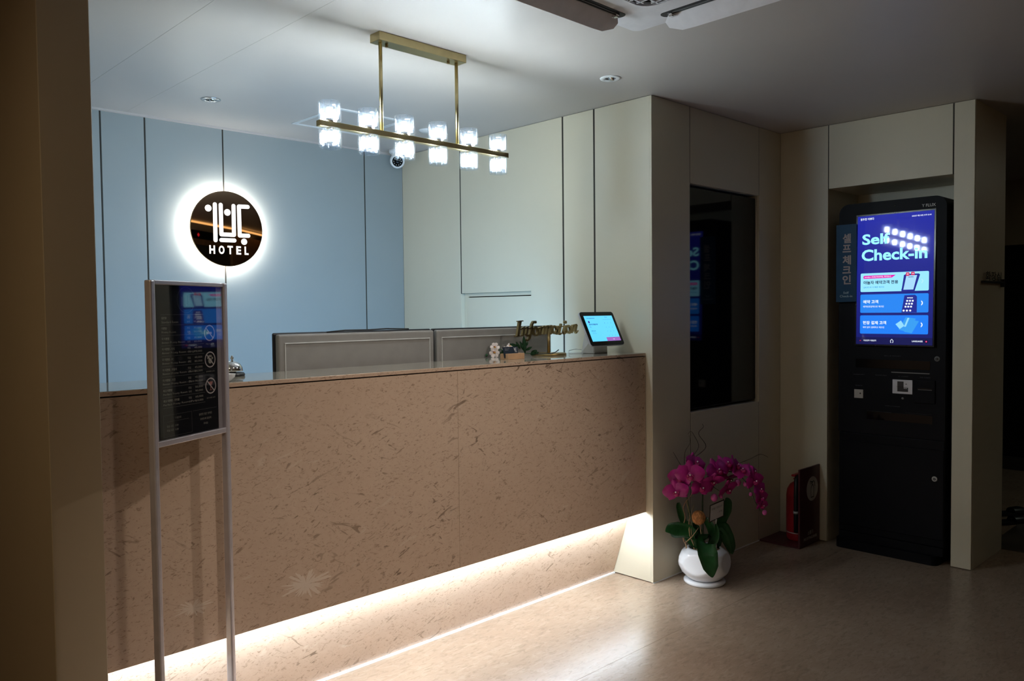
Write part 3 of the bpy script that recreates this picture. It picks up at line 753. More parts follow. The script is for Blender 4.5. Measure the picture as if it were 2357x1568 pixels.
# pictures on the cards: phone, keypad kiosk, key cards
dk = G_('picture_indigo', (34, 44, 150)); lt = G_('picture_pale', (170, 222, 255)); mg = G_('picture_crimson', (215, 20, 90))
def poly(mb, pts, d): mb.face([kp(u, v, d) for u, v in pts]); return mb
kprint('picture_phone', poly(poly(MB(), [(.63, .471), (.600, .591), (.77, .591), (.835, .471), (.82, .463), (.66, .463)], .0010), [(.60, .575), (.60, .592), (.77, .592), (.77, .575)], .0010), dk)
kprint('picture_phone_face', poly(MB(), [(.662, .474), (.625, .582), (.752, .582), (.798, .474)], .0013), lt)
kprint('app_badge', rquad(rquad(MB(), .655, .452, .700, .478, .0016, .008), .722, .449, .767, .475, .0016, .008), mg)
t = MB(); ktext(t, '예약', .665, .470, .010, .03, width=.026, d=.0019); ktext(t, '고객', .732, .467, .010, .03, width=.026, d=.0019); kprint('badge_text', t, wt)
t = MB(); ktext(t, 'QR코드', .685, .492, .009, .03, width=.07, d=.0016); kprint('phone_text', t, dk)
kprint('picture_keypad', poly(MB(), [(.640, .625), (.605, .754), (.800, .754), (.800, .635), (.775, .622)], .0010), dk)
t = MB()
for r_ in range(3):
    for c_ in range(3): rquad(t, .665+c_*.035-r_*.010, .660+r_*.022, .689+c_*.035-r_*.010, .673+r_*.022, .0013, .006)
for c_ in range(3): rquad(t, .620+c_*.042, .733, .646+c_*.042, .747, .0013, .010)
ktext(t, '예약번호', .675, .650, .011, .03, width=.075, d=.0013); kprint('keypad_keys', t, wt)
kprint('picture_cards', poly(poly(MB(), [(.66, .79), (.79, .80), (.72, .905), (.57, .885)], .0010), [(.73, .81), (.83, .82), (.74, .912), (.64, .90)], .0008), G_('picture_sky', (58, 160, 245)))
kprint('picture_wallet', poly(poly(MB(), [(.60, .815), (.53, .843), (.585, .880), (.645, .855)], .0013), [(.685, .795), (.71, .795), (.665, .862), (.64, .862)], .0015), G_('picture_ice', (150, 222, 255)))
kprint('footer_bar', quad(MB(), 0, .945, 1, 1, .0005), G_('footer_indigo', (22, 24, 82)))
t = MB(); ktext(t, '미성년자 이용금지', .105, .977, .013, .02, width=.17); ktext(t, 'LANGUAGES', .745, .977, .012, .02, width=.135)
for a_, b_ in (((.463, .972), (.484, .958)), ((.484, .958), (.505, .972)), ((.468, .970), (.468, .984)), ((.500, .970), (.500, .984)), ((.468, .984), (.478, .984)), ((.490, .984), (.500, .984))):
    p0 = kp(*a_, .0012); p1 = kp(*b_, .0012); n = Vector((0, (p1-p0).z, -(p1-p0).y)).normalized()*.0012; t.face([p0+n, p0-n, p1-n, p1+n])
kprint('footer_text', t, wt)
t = MB(); t.disc(kp(.925, .972, .0012), .0085, (1, 0, 0), 20); t.disc(kp(.06, .973, .0012), .0055, (1, 0, 0), 16); kprint('footer_disc', t, G_('footer_black', (10, 8, 16)))
t = MB(); t.disc(kp(.925, .972, .0016), .0045, (1, 0, 0), 16); ktext(t, '19', .06, .977, .009, .02, align='C', d=.0016); kprint('footer_dot', t, G_('footer_pink', (225, 70, 140)))
# hardware on the kiosk front
def kf(zx, zy): return onX(1920+zx/7.468, 790+zy/7.468, KX)
def kbox(name, x0, y0, x1, y1, mat, par, depth=.003, bev=.0008, back=.002):
    p, q = kf(x0, y0), kf(x1, y1)
    return MB().box(KX-depth, KX+back, q.y, p.y, q.z, p.z, bev, 2).build(name, mat, par)
t = MB(); o_ = onX(2122, 477, KX-.0006); text_mb(t, 'Y FLUX', lambda x, y: o_+Vector((0, -x, y)), height=.0155, width=.068, bold=.015); t.build('brand_text', M['label_grey'], kk, recalc=False)
MB().disc(onX(2060, 474, KX-.0006), .0055, (1, 0, 0), 20).build('webcam', M['black_gloss'], kk)
kbox('receipt_recess', 370, 268, 1650, 470, M['black_gloss'], kk, .0015)
kbox('receipt_slot', 985, 505, 1640, 522, M['steel_grey'], kk, .002, .0004)
cp = kbox('card_reader', 1008, 622, 1352, 884, M['silver'], kk, .006, .002)
kbox('reader_mouth', 1094, 655, 1200, 835, M['black'], cp, .0068, .0004); kbox('reader_mouth', 1196, 762, 1278, 840, M['black'], cp, .0067, .0004)
kbox('card_slot', 1074, 742, 1282, 756, M['black_gloss'], cp, .0072, .0003); kbox('status_light', 1232, 697, 1258, 710, M['black'], cp, .0068, .0003); kbox('slot_light', 1204, 772, 1262, 784, M['white'], cp, .0071, .0003)
sc_ = kbox('scanner', 350, 790, 502, 948, M['taupe'], kk, .005, .001); MB().disc(kf(456, 862)+Vector((-.0055, 0, 0)), .0044, (1, 0, 0), 20).build('scanner_eye', M['black'], sc_)
ms = kbox('strip_reader', 1380, 632, 1740, 1050, M['kiosk'], kk, .008, .002); kbox('strip_slot', 1440, 770, 1690, 800, M['black_gloss'], ms, .0085, .0004); kbox('strip_edge', 1450, 800, 1690, 808, M['steel_grey'], ms, .0087, .0002)
MB().lathe([(0, .004), (.0055, .0035), (.0060, .0)], kf(1178, 950), 24, M=Matrix.Rotation(R(-90), 4, 'Y')).build('button', M['steel_grey'], kk)
bo = kbox('note_tray', 560, 1165, 1690, 1400, M['black_gloss'], kk, .0012, .0004)
kbox('note_roller', 1225, 1196, 1676, 1232, M['dim_print'], bo, .0026, .0004); kbox('note_roller', 560, 1160, 990, 1196, M['dim_print'], bo, .0026, .0004)
for c, mt, nm in ((kf(1770, 272), M['steel_grey'], 'lock'), (onX(2151, 1103, KX), M['label_grey'], 'lock')):
    l = MB().lathe([(0, .004), (.0125, .0038), (.0140, 0)], c, 28, M=Matrix.Rotation(R(-90), 4, 'Y')).build(nm, mt, kk)
    MB().lathe([(0, .0055), (.0065, .0052), (.007, .003)], c, 20, M=Matrix.Rotation(R(-90), 4, 'Y')).build('key_barrel', M['black'], l)
    MB().box(c.x-.0062, c.x-.005, c.y-.001, c.y+.001, c.z-.004, c.z+.004).build('key_slit', mt, l)
t = MB()
for s, x, y, wd in (('BILL & MONEY', 1010, 228, 290), ('PASSPORT', 430, 545, 200), ('ROOM KEY', 810, 560, 200), ('IC CARD', 1188, 582, 165), ('MS CARD', 1566, 602, 165), ('SENSOR', 425, 734, 130), ('COIN & CHANGE', 1003, 1092, 250)):
    p_ = kf(x, y)+Vector((-.0008, 0, 0)); text_mb(t, s, lambda a, b: p_+Vector((0, -a, b)), height=.0048, width=wd/7.468*.00225*1.02, align='C')
t.build('slot_captions', M['dim_print'], kk, recalc=False)

# vertical sign plate by the kiosk
FX = 4.470
fg = empty('check_in_sign', (FX, 1.93, 1.61), 'narrow teal sign plate left of the kiosk screen, Korean self check-in', 'sign')
p0, p1 = onX(1925, 519, FX), onX(1971, 695, FX); fy1, fy0, fz1, fz0 = p0.y, p1.y, p0.z, p1.z
MB().box(FX, FX+.006, fy0, fy1, fz0, fz1, .0008, 1).build('plate', M['flag'], fg)
MB().box(FX+.006, KX-.0005, fy0+.02, fy0+.05, fz0+.1, fz0+.3, .001, 1).build('bracket', M['black'], fg)
t = MB(); yc = (fy0+fy1)/2
def zf(y): return onX(1948, 500+y/7.84, FX).z
for ch, ya, yb in (('셀', 300, 470), ('프', 500, 636), ('체', 690, 858), ('크', 888, 1016), ('인', 1048, 1212)):
    text_mb(t, ch, lambda a, b, yb=yb: Vector((FX-.0007, yc-.003-a, zf(yb)+b)), height=zf(ya)-zf(yb), width=.047, bold=.03, align='C')
t.build('korean_letters', M['flag_ink'], fg, recalc=False)
t = MB()
for s, yb, wd in (('Self', 1384, .031), ('Check-in', 1446, .071)): text_mb(t, s, lambda a, b, yb=yb: Vector((FX-.0007, yc-a, zf(yb)+b)), height=.0125, width=wd, align='C', bold=.01)
t.build('english_letters', M['flag_ink2'], fg, recalc=False)

# small black letters on a rail, side of the end wall
sy = 1.305
ls = empty('room_sign', (4.83, sy, 1.52), 'small dark metal letters on a rail, on shadowed end wall', 'sign')
q0, q1 = onY(2258, 648, sy), onY(2303, 648, sy)
MB().box(q0.x, q1.x, sy-.016, sy, q0.z-.006, q0.z+.004, .001, 1).build('rail', M['black'], ls)
MB().box(q1.x-.004, q1.x+.01, sy-.020, sy, q0.z-.025, q0.z+.018, .001, 1).build('rail_end', M['black'], ls)
t = MB()
for k, ch in enumerate('화장실'):
    text_mb(t, ch, lambda a, b, k=k: Vector((4.684+k*.096+a, sy-.012, q0.z+.005+b)), height=.050, width=.086, bold=.02)
t.build('letters', plain('dark_bronze_letters', (.06, .045, .03), .4, .6), ls, recalc=False)

# slippers beyond the end wall
for k, (x, y) in enumerate(((5.965, 1.478), (5.725, 1.412))):
    s = empty('slipper', (x, y, .004), ('rear' if k == 0 else 'front')+' dark slipper on the dark floor past the end wall', 'slipper', 'slippers past the end wall')
    a = R(-33); Q = Matrix.Translation((x, y, 0)) @ Matrix.Rotation(a, 4, 'Z')
    prof = [(-.13, -.035), (-.10, -.043), (0, -.040), (.08, -.047), (.12, -.030), (.135, 0), (.12, .030), (.08, .047), (0, .040), (-.10, .043), (-.13, .035)]
    MB().prism([Q @ Vector((u, v, .004)) for u, v in prof], 0, (0, 0, .012)).build('sole', M['rubber'], s)
    b = MB(); n = 9
    rows = [[Q @ Vector((uu, vv*math.cos(PI*i/(n-1)), .016+hh*math.sin(PI*i/(n-1)))) for i in range(n)] for uu, vv, hh in ((-.01, .040, .030), (.05, .046, .034), (.10, .038, .022), (.13, .012, .006))]
    vs = [[b.bm.verts.new(p) for p in r_] for r_ in rows]
    for i in range(3):
        for j in range(n-1): b.bm.faces.new((vs[i][j], vs[i][j+1], vs[i+1][j+1], vs[i+1][j])).smooth = True
    b.build('upper', M['black'], s)

# ------------------------------------------------------------------ fire extinguisher and its board
eb = empty('extinguisher_board', (4.40, 2.22, 0), 'maroon stand-up board with white extinguisher pictogram beside the kiosk', 'sign')
bx0, bx1, by = 4.276, 4.524, 2.105
MB().box(bx0, bx1, by, YC-.004, 0, .010, .001, 1).build('base_plate', M['maroon'], eb)
bd = MB().box(bx0, bx1, by, by+.010, .010, .452, .001, 1).build('board', M['maroon'], eb)
def bp_(zx, zy): return onY(1720+zx/5.6, 1020+zy/5.6, by-.0008)
cc = bp_(838, 586); rr = .5*(bp_(838, 430).z-bp_(838, 742).z)
MB().disc(cc, rr, (0, 1, 0), 40).build('pictogram_disc', M['label_grey'], bd)
t = MB()
def bar(mb, pts, wd, y_):
    for p, q in zip(pts, pts[1:]):
        p, q = Vector(p), Vector(q); u = (q-p).normalized(); n = Vector((-u.z, 0, u.x))*wd/2
        mb.face([p+n-u*wd*.3, p-n-u*wd*.3, q-n+u*wd*.3, q+n+u*wd*.3])
k_ = rr/.075
def pc(u, v): return (cc.x+u*k_, by-.0016, cc.z+v*k_)
bar(t, [pc(-.018, -.052), pc(.018, -.052), pc(.018, .006), pc(.008, .022), pc(-.008, .022), pc(-.018, .006), pc(-.018, -.052)], .005*k_, 0)
bar(t, [pc(0, .022), pc(0, .042), pc(-.028, .046)], .006*k_, 0); bar(t, [pc(-.022, .030), pc(0, .040), pc(.016, .046), pc(.030, .034), pc(.033, .012)], .005*k_, 0); bar(t, [pc(-.030, .036), pc(-.026, .052)], .005*k_, 0)
t.build('pictogram', M['ink'], bd, recalc=False)
t = MB(); text_mb(t, '소화기', lambda a, b: Vector((4.405+a, by-.0008, .060+b)), height=.026, width=.066, align='C', bold=.02)
text_mb(t, 'FIRE EXTINGUISHER', lambda a, b: Vector((4.405+a, by-.0008, .035+b)), height=.016, width=.165, align='C', bold=.03)
t.build('board_text', M['label_grey'], bd, recalc=False)
ex, ey = 4.440, 2.192
fe = empty('fire_extinguisher', (ex, ey, .010), 'red fire extinguisher standing behind the maroon board', 'fire extinguisher')
MB().lathe([(0, .011), (.062, .011), (.068, .020), (.070, .05), (.070, .27), (.065, .305), (.048, .335), (.026, .35), (.022, .37), (0, .37)], (ex, ey, 0), 40).build('cylinder', M['red'], fe)
MB().lathe([(.0705, .055), (.0705, .060)], (ex, ey, 0), 40).build('foot_ring', M['label_grey'], fe)
MB().lathe([(0, .41), (.017, .41), (.020, .37), (.020, .355)], (ex, ey, -.035), 20).build('valve', M['steel_grey'], fe)
MB().box(ex-.07, ex+.05, ey-.012, ey+.012, .388, .400, .003, 2).box(ex-.05, ex+.05, ey-.010, ey+.010, .368, .376, .002, 1).build('handle', M['red'], fe)
MB().tube([(ex, ey, .36), (ex-.045, ey-.010, .385), (ex-.072, ey-.020, .365), (ex-.083, ey-.024, .30), (ex-.084, ey-.024, .16), (ex-.082, ey-.024, .07)], .0125, 14).build('hose', M['rubber'], fe)
MB().tube([(ex-.084, ey-.024, .178), (ex-.084, ey-.024, .194)], .0145, 14).build('hose_clip', M['label_grey'], fe)

# ------------------------------------------------------------------ standing price board (A3 frame on two legs)
HU = R(61.7); su = Vector((math.sin(HU), math.cos(HU), 0)); sn = Vector((su.y, -su.x, 0))   # sn faces the lobby
S0 = Vector((.788, 2.186, 0)) - su*.010; SWD = .3145; STZ, SBZ = 1.454, 1.007
SM = Matrix(((su.x, -sn.x, 0, S0.x), (su.y, -sn.y, 0, S0.y), (0, 0, 1, 0), (0, 0, 0, 1)))   # local: x along, y back, z up
st = empty('price_stand', S0+su*.157, 'slim aluminium floor stand holding black room price poster before counter', 'sign stand')
def sbox(mb, *a, bev=0): mb.box(*a, bev, 2, M=SM); return mb
LW = .017
for x in (0, SWD-LW): sbox(MB(), x, x+LW, -.010, .012, .012, STZ, bev=.004).build('leg', M['alu'], st)
sbox(MB(), LW, SWD-LW, -.008, .010, STZ-.012, STZ, bev=.002).build('top_rail', M['alu'], st)
sbox(MB(), LW, SWD-LW, -.008, .010, SBZ, SBZ+.016, bev=.002).build('bottom_rail', M['alu'], st)
sbox(MB(), -.015, SWD+.015, -.16, .13, 0, .012, bev=.003).build('base', M['alu'], st)
pw0, pw1, pz0, pz1 = LW, SWD-LW, SBZ+.016, STZ-.012
sbox(MB(), pw0, pw1, .004, .008, pz0, pz1).build('backing_board', M['mat_board'], st)
q0_, q1_ = pw0+.016, pw1-.022
ps = sbox(MB(), q0_, q1_, .0018, .0038, pz0+.001, pz1-.001).build('poster', M['poster'], st)
MB().prism([SM @ Vector((pw0, -.0056, pz0)), SM @ Vector((pw1, -.0056, pz0)), SM @ Vector((pw1, -.0026, pz1)), SM @ Vector((pw0, -.0026, pz1))], 0, sn*.0015).build('acrylic_cover', M['acrylic'], st)
PWD = q1_-q0_; PHT = pz1-pz0
def pp(u, v, d=.0012): return SM @ Vector((q0_+u*PWD, .0018-d*.5, pz1-v*PHT))
def ptext(mb, s, u, v, h, wd=None, align='L', bold=0.0):
    o_ = pp(u, v); return text_mb(mb, s, lambda x, y: o_+su*x+Vector((0, 0, y)), height=h*PHT, width=wd*PWD if wd else None, align=align, bold=bold)
def pline(mb, u0, v0, u1, v1, wd=.0011):
    a, b = pp(u0, v0), pp(u1, v1); d = (b-a).normalized(); n = d.cross(sn).normalized()*wd/2; mb.face([a+n, a-n, b-n, b+n]); return mb
t = MB(); rl = MB()
rows = [('일반방', 'Standard Room', '25,000', '45,000'), ('이쁜방', 'Pretty Room', '30,000', '50,000'), ('더 이쁜방', 'Better Pretty Room', '35,000', '60,000'), ('더 이쁜방 - 라지', 'Better Pretty Room - Large', '40,000', '70,000'),
        ('더 이쁜방 - PC', 'Better Pretty Room - PC', '40,000', '80,000'), ('더 이쁜방 - 패밀리', 'Better Pretty Room - Family', '45,000', '80,000'), ('더 이쁜방 - 트윈', 'Better Pretty Room - Twin', '45,000', '90,000'),
        ('최고 이쁜방', 'Perfect Pretty Room', '50,000', '90,000'), ('최고 이쁜방 - 파티룸', 'Perfect Pretty Room - Party', '60,000', '110,000')]
v0, dv_ = .192, .0672
for i, (ko, en, a, b) in enumerate(rows):
    v = v0+i*dv_; pline(rl, .055, v, .76, v)
    ptext(t, ko, .065, v+.030, .0165, bold=.02); ptext(t, en, .065, v+.056, .0155, wd=.0205*len(en))
    ptext(t, '대실', .475, v+.030, .0155); ptext(t, '숙박', .475, v+.056, .0155); ptext(t, a, .725, v+.030, .0145, wd=.135, align='R'); ptext(t, b, .725, v+.056, .0145, wd=.135, align='R')
pline(rl, .055, v0+9*dv_, .76, v0+9*dv_)
for l in ((.06, .845, .52, .845), (.06, .845, .06, .985), (.52, .845, .52, .985), (.06, .985, .52, .985), (.10, .888, .47, .888), (.54, .845, .96, .845)): pline(rl, *l, .0007)
ptext(t, '이용안내', .29, .876, .0145, align='C'); ptext(t, '입실 시간  15:00', .11, .925, .0145); ptext(t, '퇴실 시간  12:00', .11, .952, .0145)
for k, s in enumerate(('불편한 점은 언제든', '프런트에 말씀해', '주세요')): ptext(t, s, .76, .885+k*.033, .0155, align='C')
for k in range(3): ptext(t, ('객실 내 금연', '반려동물 금지', '음식 반입 금지')[k], .865, (.402, .594, .778)[k], .010, wd=.15, align='C')
pline(rl, .40, .075, .40, .135, .003); pline(rl, .47, .065, .47, .135, .003); pline(rl, .52, .065, .52, .135, .003); pline(rl, .52, .065, .57, .065, .002); pline(rl, .43, .065, .43, .135, .003)
t.build('poster_text', M['poster_ink'], ps, recalc=False); rl.build('poster_rules', M['poster_rule'], ps, recalc=False)
def ring(mb, u, v, r, r2, n=28, d=.0012):
    c = pp(u, v, d); vo = [mb.bm.verts.new(c+(su*math.cos(2*PI*k/n)+Vector((0, 0, math.sin(2*PI*k/n))))*r) for k in range(n)]; vi = [mb.bm.verts.new(c+(su*math.cos(2*PI*k/n)+Vector((0, 0, math.sin(2*PI*k/n))))*r2) for k in range(n)]
    for k in range(n): mb.bm.faces.new((vo[k], vo[(k+1) % n], vi[(k+1) % n], vi[k]))
for k, v in enumerate((.322, .507, .690)):
    m = MB(); ring(m, .865, v, .0235, .0200); c = pp(.865, v)
    d = (su*-.7+Vector((0, 0, .7)))*.0215; n = (su*.7+Vector((0, 0, .7)))*.0017; m.face([c+d+n, c+d-n, c-d-n, c-d+n])
    m.build('ban_symbol', M['poster_white'], ps, recalc=False)
m = MB(); ring(m, .47, .095, .036, .0352); m.build('emblem_ring', M['poster_rule'], ps, recalc=False)
m = MB(); c = pp(.865, .322, .0008)
m.face([c+su*a+Vector((0, 0, b)) for a, b in ((-.013, -.003), (.010, -.003), (.010, .003), (-.013, .003))]); m.build('cigarette_symbol', M['poster_white'], ps, recalc=False)
m = MB(); c = pp(.865, .507, .0008)
for a, b, r_ in ((0, -.004, .008), (-.009, .005, .0036), (-.003, .010, .0036), (.004, .010, .0036), (.010, .004, .0036)):
    m.face([c+su*(a+r_*math.cos(2*PI*k/14))+Vector((0, 0, b+r_*math.sin(2*PI*k/14))) for k in range(14)])
m.build('paw_symbol', M['poster_ink'], ps, recalc=False)
m = MB(); c = pp(.865, .690, .0008)
m.face([c+su*a+Vector((0, 0, b)) for a, b in ((-.010, .012), (.010, .012), (.004, .001), (-.004, .001))]); m.face([c+su*a+Vector((0, 0, b)) for a, b in ((-.001, .001), (.001, .001), (.001, -.011), (.007, -.013), (-.007, -.013), (-.001, -.011))])
m.build('glass_symbol', plain('salmon_print', (.45, .14, .10), .6), ps, recalc=False)

# ------------------------------------------------------------------ things on the counter
ZT = 1.1487
# service bell
bc = onZ(535, 866, ZT); bx, by_ = bc.x, bc.y
be = empty('service_bell', (bx, by_, ZT), 'chrome service bell on black base, right of the price stand', 'bell')
MB().lathe([(0, ZT), (.040, ZT), (.042, ZT+.005), (.038, ZT+.012), (0, ZT+.013)], (bx, by_, 0), 40).build('base', M['black'], be)
MB().lathe([(.0345, ZT+.017), (.0355, ZT+.019), (.033, ZT+.031), (.026, ZT+.043), (.014, ZT+.050), (.004, ZT+.052), (0, ZT+.052)], (bx, by_, 0), 40).build('dome', M['chrome'], be)
MB().tube([(bx, by_, ZT+.012), (bx, by_, ZT+.019)], .012, 16).build('post', M['black'], be)
MB().lathe([(.0035, ZT+.052), (.003, ZT+.058), (.006, ZT+.060), (.006, ZT+.064), (.0035, ZT+.066), (.0035, ZT+.070), (0, ZT+.071)], (bx, by_, 0), 20).build('plunger', M['chrome'], be)
dc = onZ(510, 879, ZT)
MB().lathe([(0, ZT+.003), (.030, ZT+.004), (.040, ZT+.016), (.043, ZT+.027), (.041, ZT+.027), (.036, ZT+.013), (.022, ZT), (0, ZT)], (dc.x, dc.y, 0), 40)
dm = MB().lathe([(.043, ZT+.024), (.041, ZT+.024), (.036, ZT+.012), (.018, ZT+.004), (0, ZT+.004), (0, ZT), (.022, ZT), (.030, ZT+.004), (.040, ZT+.014), (.043, ZT+.024)], (dc.x, dc.y, 0), 40).build('dish', M['pot'])
tag(dm, 'small white dish mostly hidden behind the price stand frame', 'dish')

# brass Information sign
IY = 2.655; ix = 2.811
inf = empty('information_sign', (ix, IY, ZT), 'brass word Information on a rod with round base', 'sign')
MB().lathe([(0, ZT+.011), (.082, ZT+.011), (.085, ZT+.008), (.085, ZT), (0, ZT)], (ix, IY, 0), 56).build('base', M['brass_dark'], inf)
MB().tube([(ix, IY, ZT+.010), (ix, IY, 1.262)], .0072, 16).build('rod', M['brass_dark'], inf)
def ip(zx, zy): return onY(1170+zx/13.067, 720+zy/13.067, IY-.0055)
IPX = (onY(1300, 760, IY)-onY(1200, 760, IY)).length/100/13.067*.85
def stroke(mb, pts, wd):
    P = [ip(*p) for p in pts]; ws = wd if isinstance(wd, list) else [wd]*len(P)
    L_, R_ = [], []
    for i, p in enumerate(P):
        d = (P[min(i+1, len(P)-1)]-P[max(i-1, 0)]).normalized(); n = Vector((-d.z, 0, d.x))*ws[i]*IPX/2
        L_.append(p+n); R_.append(p-n)
    for i in range(len(P)-1): mb.prism([L_[i], L_[i+1], R_[i+1], R_[i]], 0, (0, .013, 0))
def idot(mb, c, r): mb.prism([ip(*c)+Vector((math.cos(2*PI*k/14), 0, math.sin(2*PI*k/14)))*r*IPX for k in range(14)], 0, (0, .013, 0))
def iell(mb, cx, cy, rx, ry, wd):
    pts = [(cx+rx*math.cos(2*PI*k/20)-.22*ry*math.sin(2*PI*k/20)*-1*.4, cy+ry*math.sin(2*PI*k/20)) for k in range(21)]
    ws = [wd*(.55+.55*abs(math.cos(2*PI*k/20-.3))) for k in range(21)]
    stroke(mb, pts, ws)
L_I = MB(); s = lambda p, w_: stroke(L_I, p, w_)
s([(372, 258), (305, 702)], 74); s([(300, 262), (455, 246)], [26, 22]); s([(235, 712), (440, 692)], [22, 26])
s([(388, 500), (430, 470), (490, 440)], [30, 34, 40]); s([(492, 440), (452, 690)], 60); s([(470, 520), (540, 455), (605, 440)], [20, 30, 40]); s([(600, 440), (560, 640), (590, 690), (650, 660)], [58, 58, 46, 22])
s([(835, 275), (775, 272), (730, 360), (690, 600), (655, 760), (600, 830), (525, 838)], [30, 50, 60, 62, 58, 50, 30]); idot(L_I, (828, 285), 34); idot(L_I, (540, 825), 30); s([(615, 475), (780, 455)], 30)
iell(L_I, 842, 560, 72, 118, 60)
s([(950, 470), (1008, 430)], 30); s([(1012, 428), (962, 668)], 60); s([(985, 520), (1040, 440), (1090, 415)], [20, 34, 44])
s([(1118, 410), (1072, 655)], 58); s([(1095, 490), (1160, 405), (1215, 400)], [20, 32, 40]); s([(1212, 400), (1172, 645)], 56); s([(1195, 480), (1260, 395), (1322, 392)], [20, 32, 40]); s([(1318, 392), (1268, 590), (1292, 632), (1350, 600)], [56, 56, 44, 20])
iell(L_I, 1415, 515, 66, 112, 54); s([(1512, 400), (1462, 590), (1490, 640), (1545, 610)], [52, 52, 42, 20])
s([(1612, 335), (1548, 590), (1575, 645), (1640, 605)], [40, 56, 46, 20]); s([(1520, 425), (1670, 408)], 26)
s([(1738, 395), (1684, 580), (1705, 632), (1765, 595)], [56, 54, 44, 20]); idot(L_I, (1735, 287), 40)
iell(L_I, 1830, 500, 66, 112, 56)
s([(1968, 370), (1920, 610)], 56); s([(1945, 450), (2010, 365), (2072, 360)], [20, 32, 40]); s([(2072, 362), (2030, 560), (2055, 605), (2115, 535)], [56, 56, 46, 24])
L_I.build('lettering', M['brass_dark'], inf)

# business cards in a beech block
ch = empty('card_holder', (2.51, 2.59, ZT), 'beech block card holder on the counter, left of the Information sign', 'card holder')
hx = onZ(1170, 828.5, ZT); hx2 = onZ(1219, 826.5, ZT)
HX0, HX1, HY0 = hx.x, hx2.x, hx.y
for x0, x1, y0, y1 in ((HX0, HX1, HY0, HY0+.018), (HX0, HX1, HY0+.023, HY0+.052)): MB().box(x0, x1, y0, y1, ZT, ZT+.026, .001, 1).build('block_half', M['beech'], ch)
MB().box(HX0, HX1, HY0+.018, HY0+.023, ZT, ZT+.006).build('block_floor', M['beech'], ch)
for k in range(3):
    dy = .0185+k*.0013
    c = empty('business_card', (HX0+.045, HY0+dy+.004, ZT+.01), ('front', 'middle', 'rearmost')[k]+' navy business card standing in the beech block', 'card', 'navy business cards')
    T_ = Matrix.Translation((HX0-.004, HY0+dy, ZT+.0065)) @ Matrix.Rotation(R(-14), 4, 'X')
    MB().box(0, .088, 0, .0007, 0, .050, M=T_).build('card', M['navy'], c)
    if k == 0:
        t = MB()
        text_mb(t, '동두천 이쁘다', lambda a, b: T_ @ Vector((.010+a, -.0004, .040+b)), height=.0035, width=.028); text_mb(t, '호텔 안내', lambda a, b: T_ @ Vector((.010+a, -.0004, .034+b)), height=.0035, width=.020)
        text_mb(t, 'HOTEL', lambda a, b: T_ @ Vector((.068+a, -.0004, .024+b)), height=.004, width=.014, bold=.03)
        for u0, v0_, u1, v1_ in ((.066, .046, .0685, .032), (.070, .044, .0722, .033), (.072, .033, .078, .035), (.076, .035, .0782, .045), (.079, .043, .082, .045), (.070, .029, .079, .031)):
            t.face([T_ @ Vector((a, -.0004, b)) for a, b in ((u0, v0_), (u1, v0_), (u1, v1_), (u0, v1_))])
        text_mb(t, '0507', lambda a, b: T_ @ Vector((.016+a, -.0004, .007+b)), height=.0025, width=.022); t.face([T_ @ Vector((a, -.0004, b)) for a, b in ((.009, .006), (.0135, .006), (.0135, .011), (.009, .011))])
        t.build('card_print', M['paper'], c, recalc=False)

# silk flower spray lying behind the card holder
fw_ = empty('flower_spray', (2.56, 2.665, ZT), 'spray of cream silk flowers and green leaves lying on counter', 'flowers')
def silk_leaf(p, q, wd, curve=.01, name='leaf', mat='fleaf', fold=.25):
    p, q = Vector(p), Vector(q); d = (q-p); L = d.length; d.normalize()
    side = d.cross(_fw).normalized(); nrm = side.cross(d).normalized()
    m = MB(); n = 7; rows = []
    for i in range(n):
        t_ = i/(n-1); w2 = wd/2*math.sin(PI*min(1, (t_*.92+.06)))**.8
        c = p+d*(L*t_)+nrm*(-curve*math.sin(PI*t_))
        rows.append([m.bm.verts.new(c+side*w2-nrm*(fold*w2)), m.bm.verts.new(c), m.bm.verts.new(c-side*w2-nrm*(fold*w2))])
    for a, b in zip(rows, rows[1:]):
        for j in range(2): m.bm.faces.new((a[j], a[j+1], b[j+1], b[j])).smooth = True
    bmesh.ops.solidify(m.bm, geom=list(m.bm.faces), thickness=.0008)
    return m.build(name, M[mat], fw_ if mat == 'fleaf' else None)
FD = 3.735
def fa(zx, zy, dd=0):
    p = at(1105+zx/16.836, 770+zy/16.836, FD+dd); p.z = max(p.z, ZT+.010); return p
for a, b, wd in (((1740, 720), (1690, 60), .020), ((1700, 640), (1545, 265), .014), ((1770, 620), (2010, 480), .013), ((1780, 460), (1850, 280), .011), ((1560, 560), (1390, 285), .013), ((1450, 450), (1130, 370), .014), ((1960, 880), (2200, 610), .022), ((2000, 760), (2280, 690), .014), ((1020, 760), (690, 730), .014), ((1030, 880), (780, 930), .018), ((900, 680), (830, 640), .010)):
    silk_leaf(fa(*a), fa(*b), wd)
MB().tube([fa(560, 720, .01), fa(780, 580, .01), fa(1000, 640, .012), fa(1400, 720, .02), fa(1760, 730, .0), fa(1960, 740, .0)], .0018, 8).build('stem', M['fleaf'], fw_)
MB().tube([fa(2000, 760, .0), fa(2350, 760, -.02), fa(2750, 745, -.02), fa(2920, 690, -.02), fa(3050, 590, -.02)], [.0022, .002, .002, .002, .0024], 8).build('stem', M['rubber'], fw_)
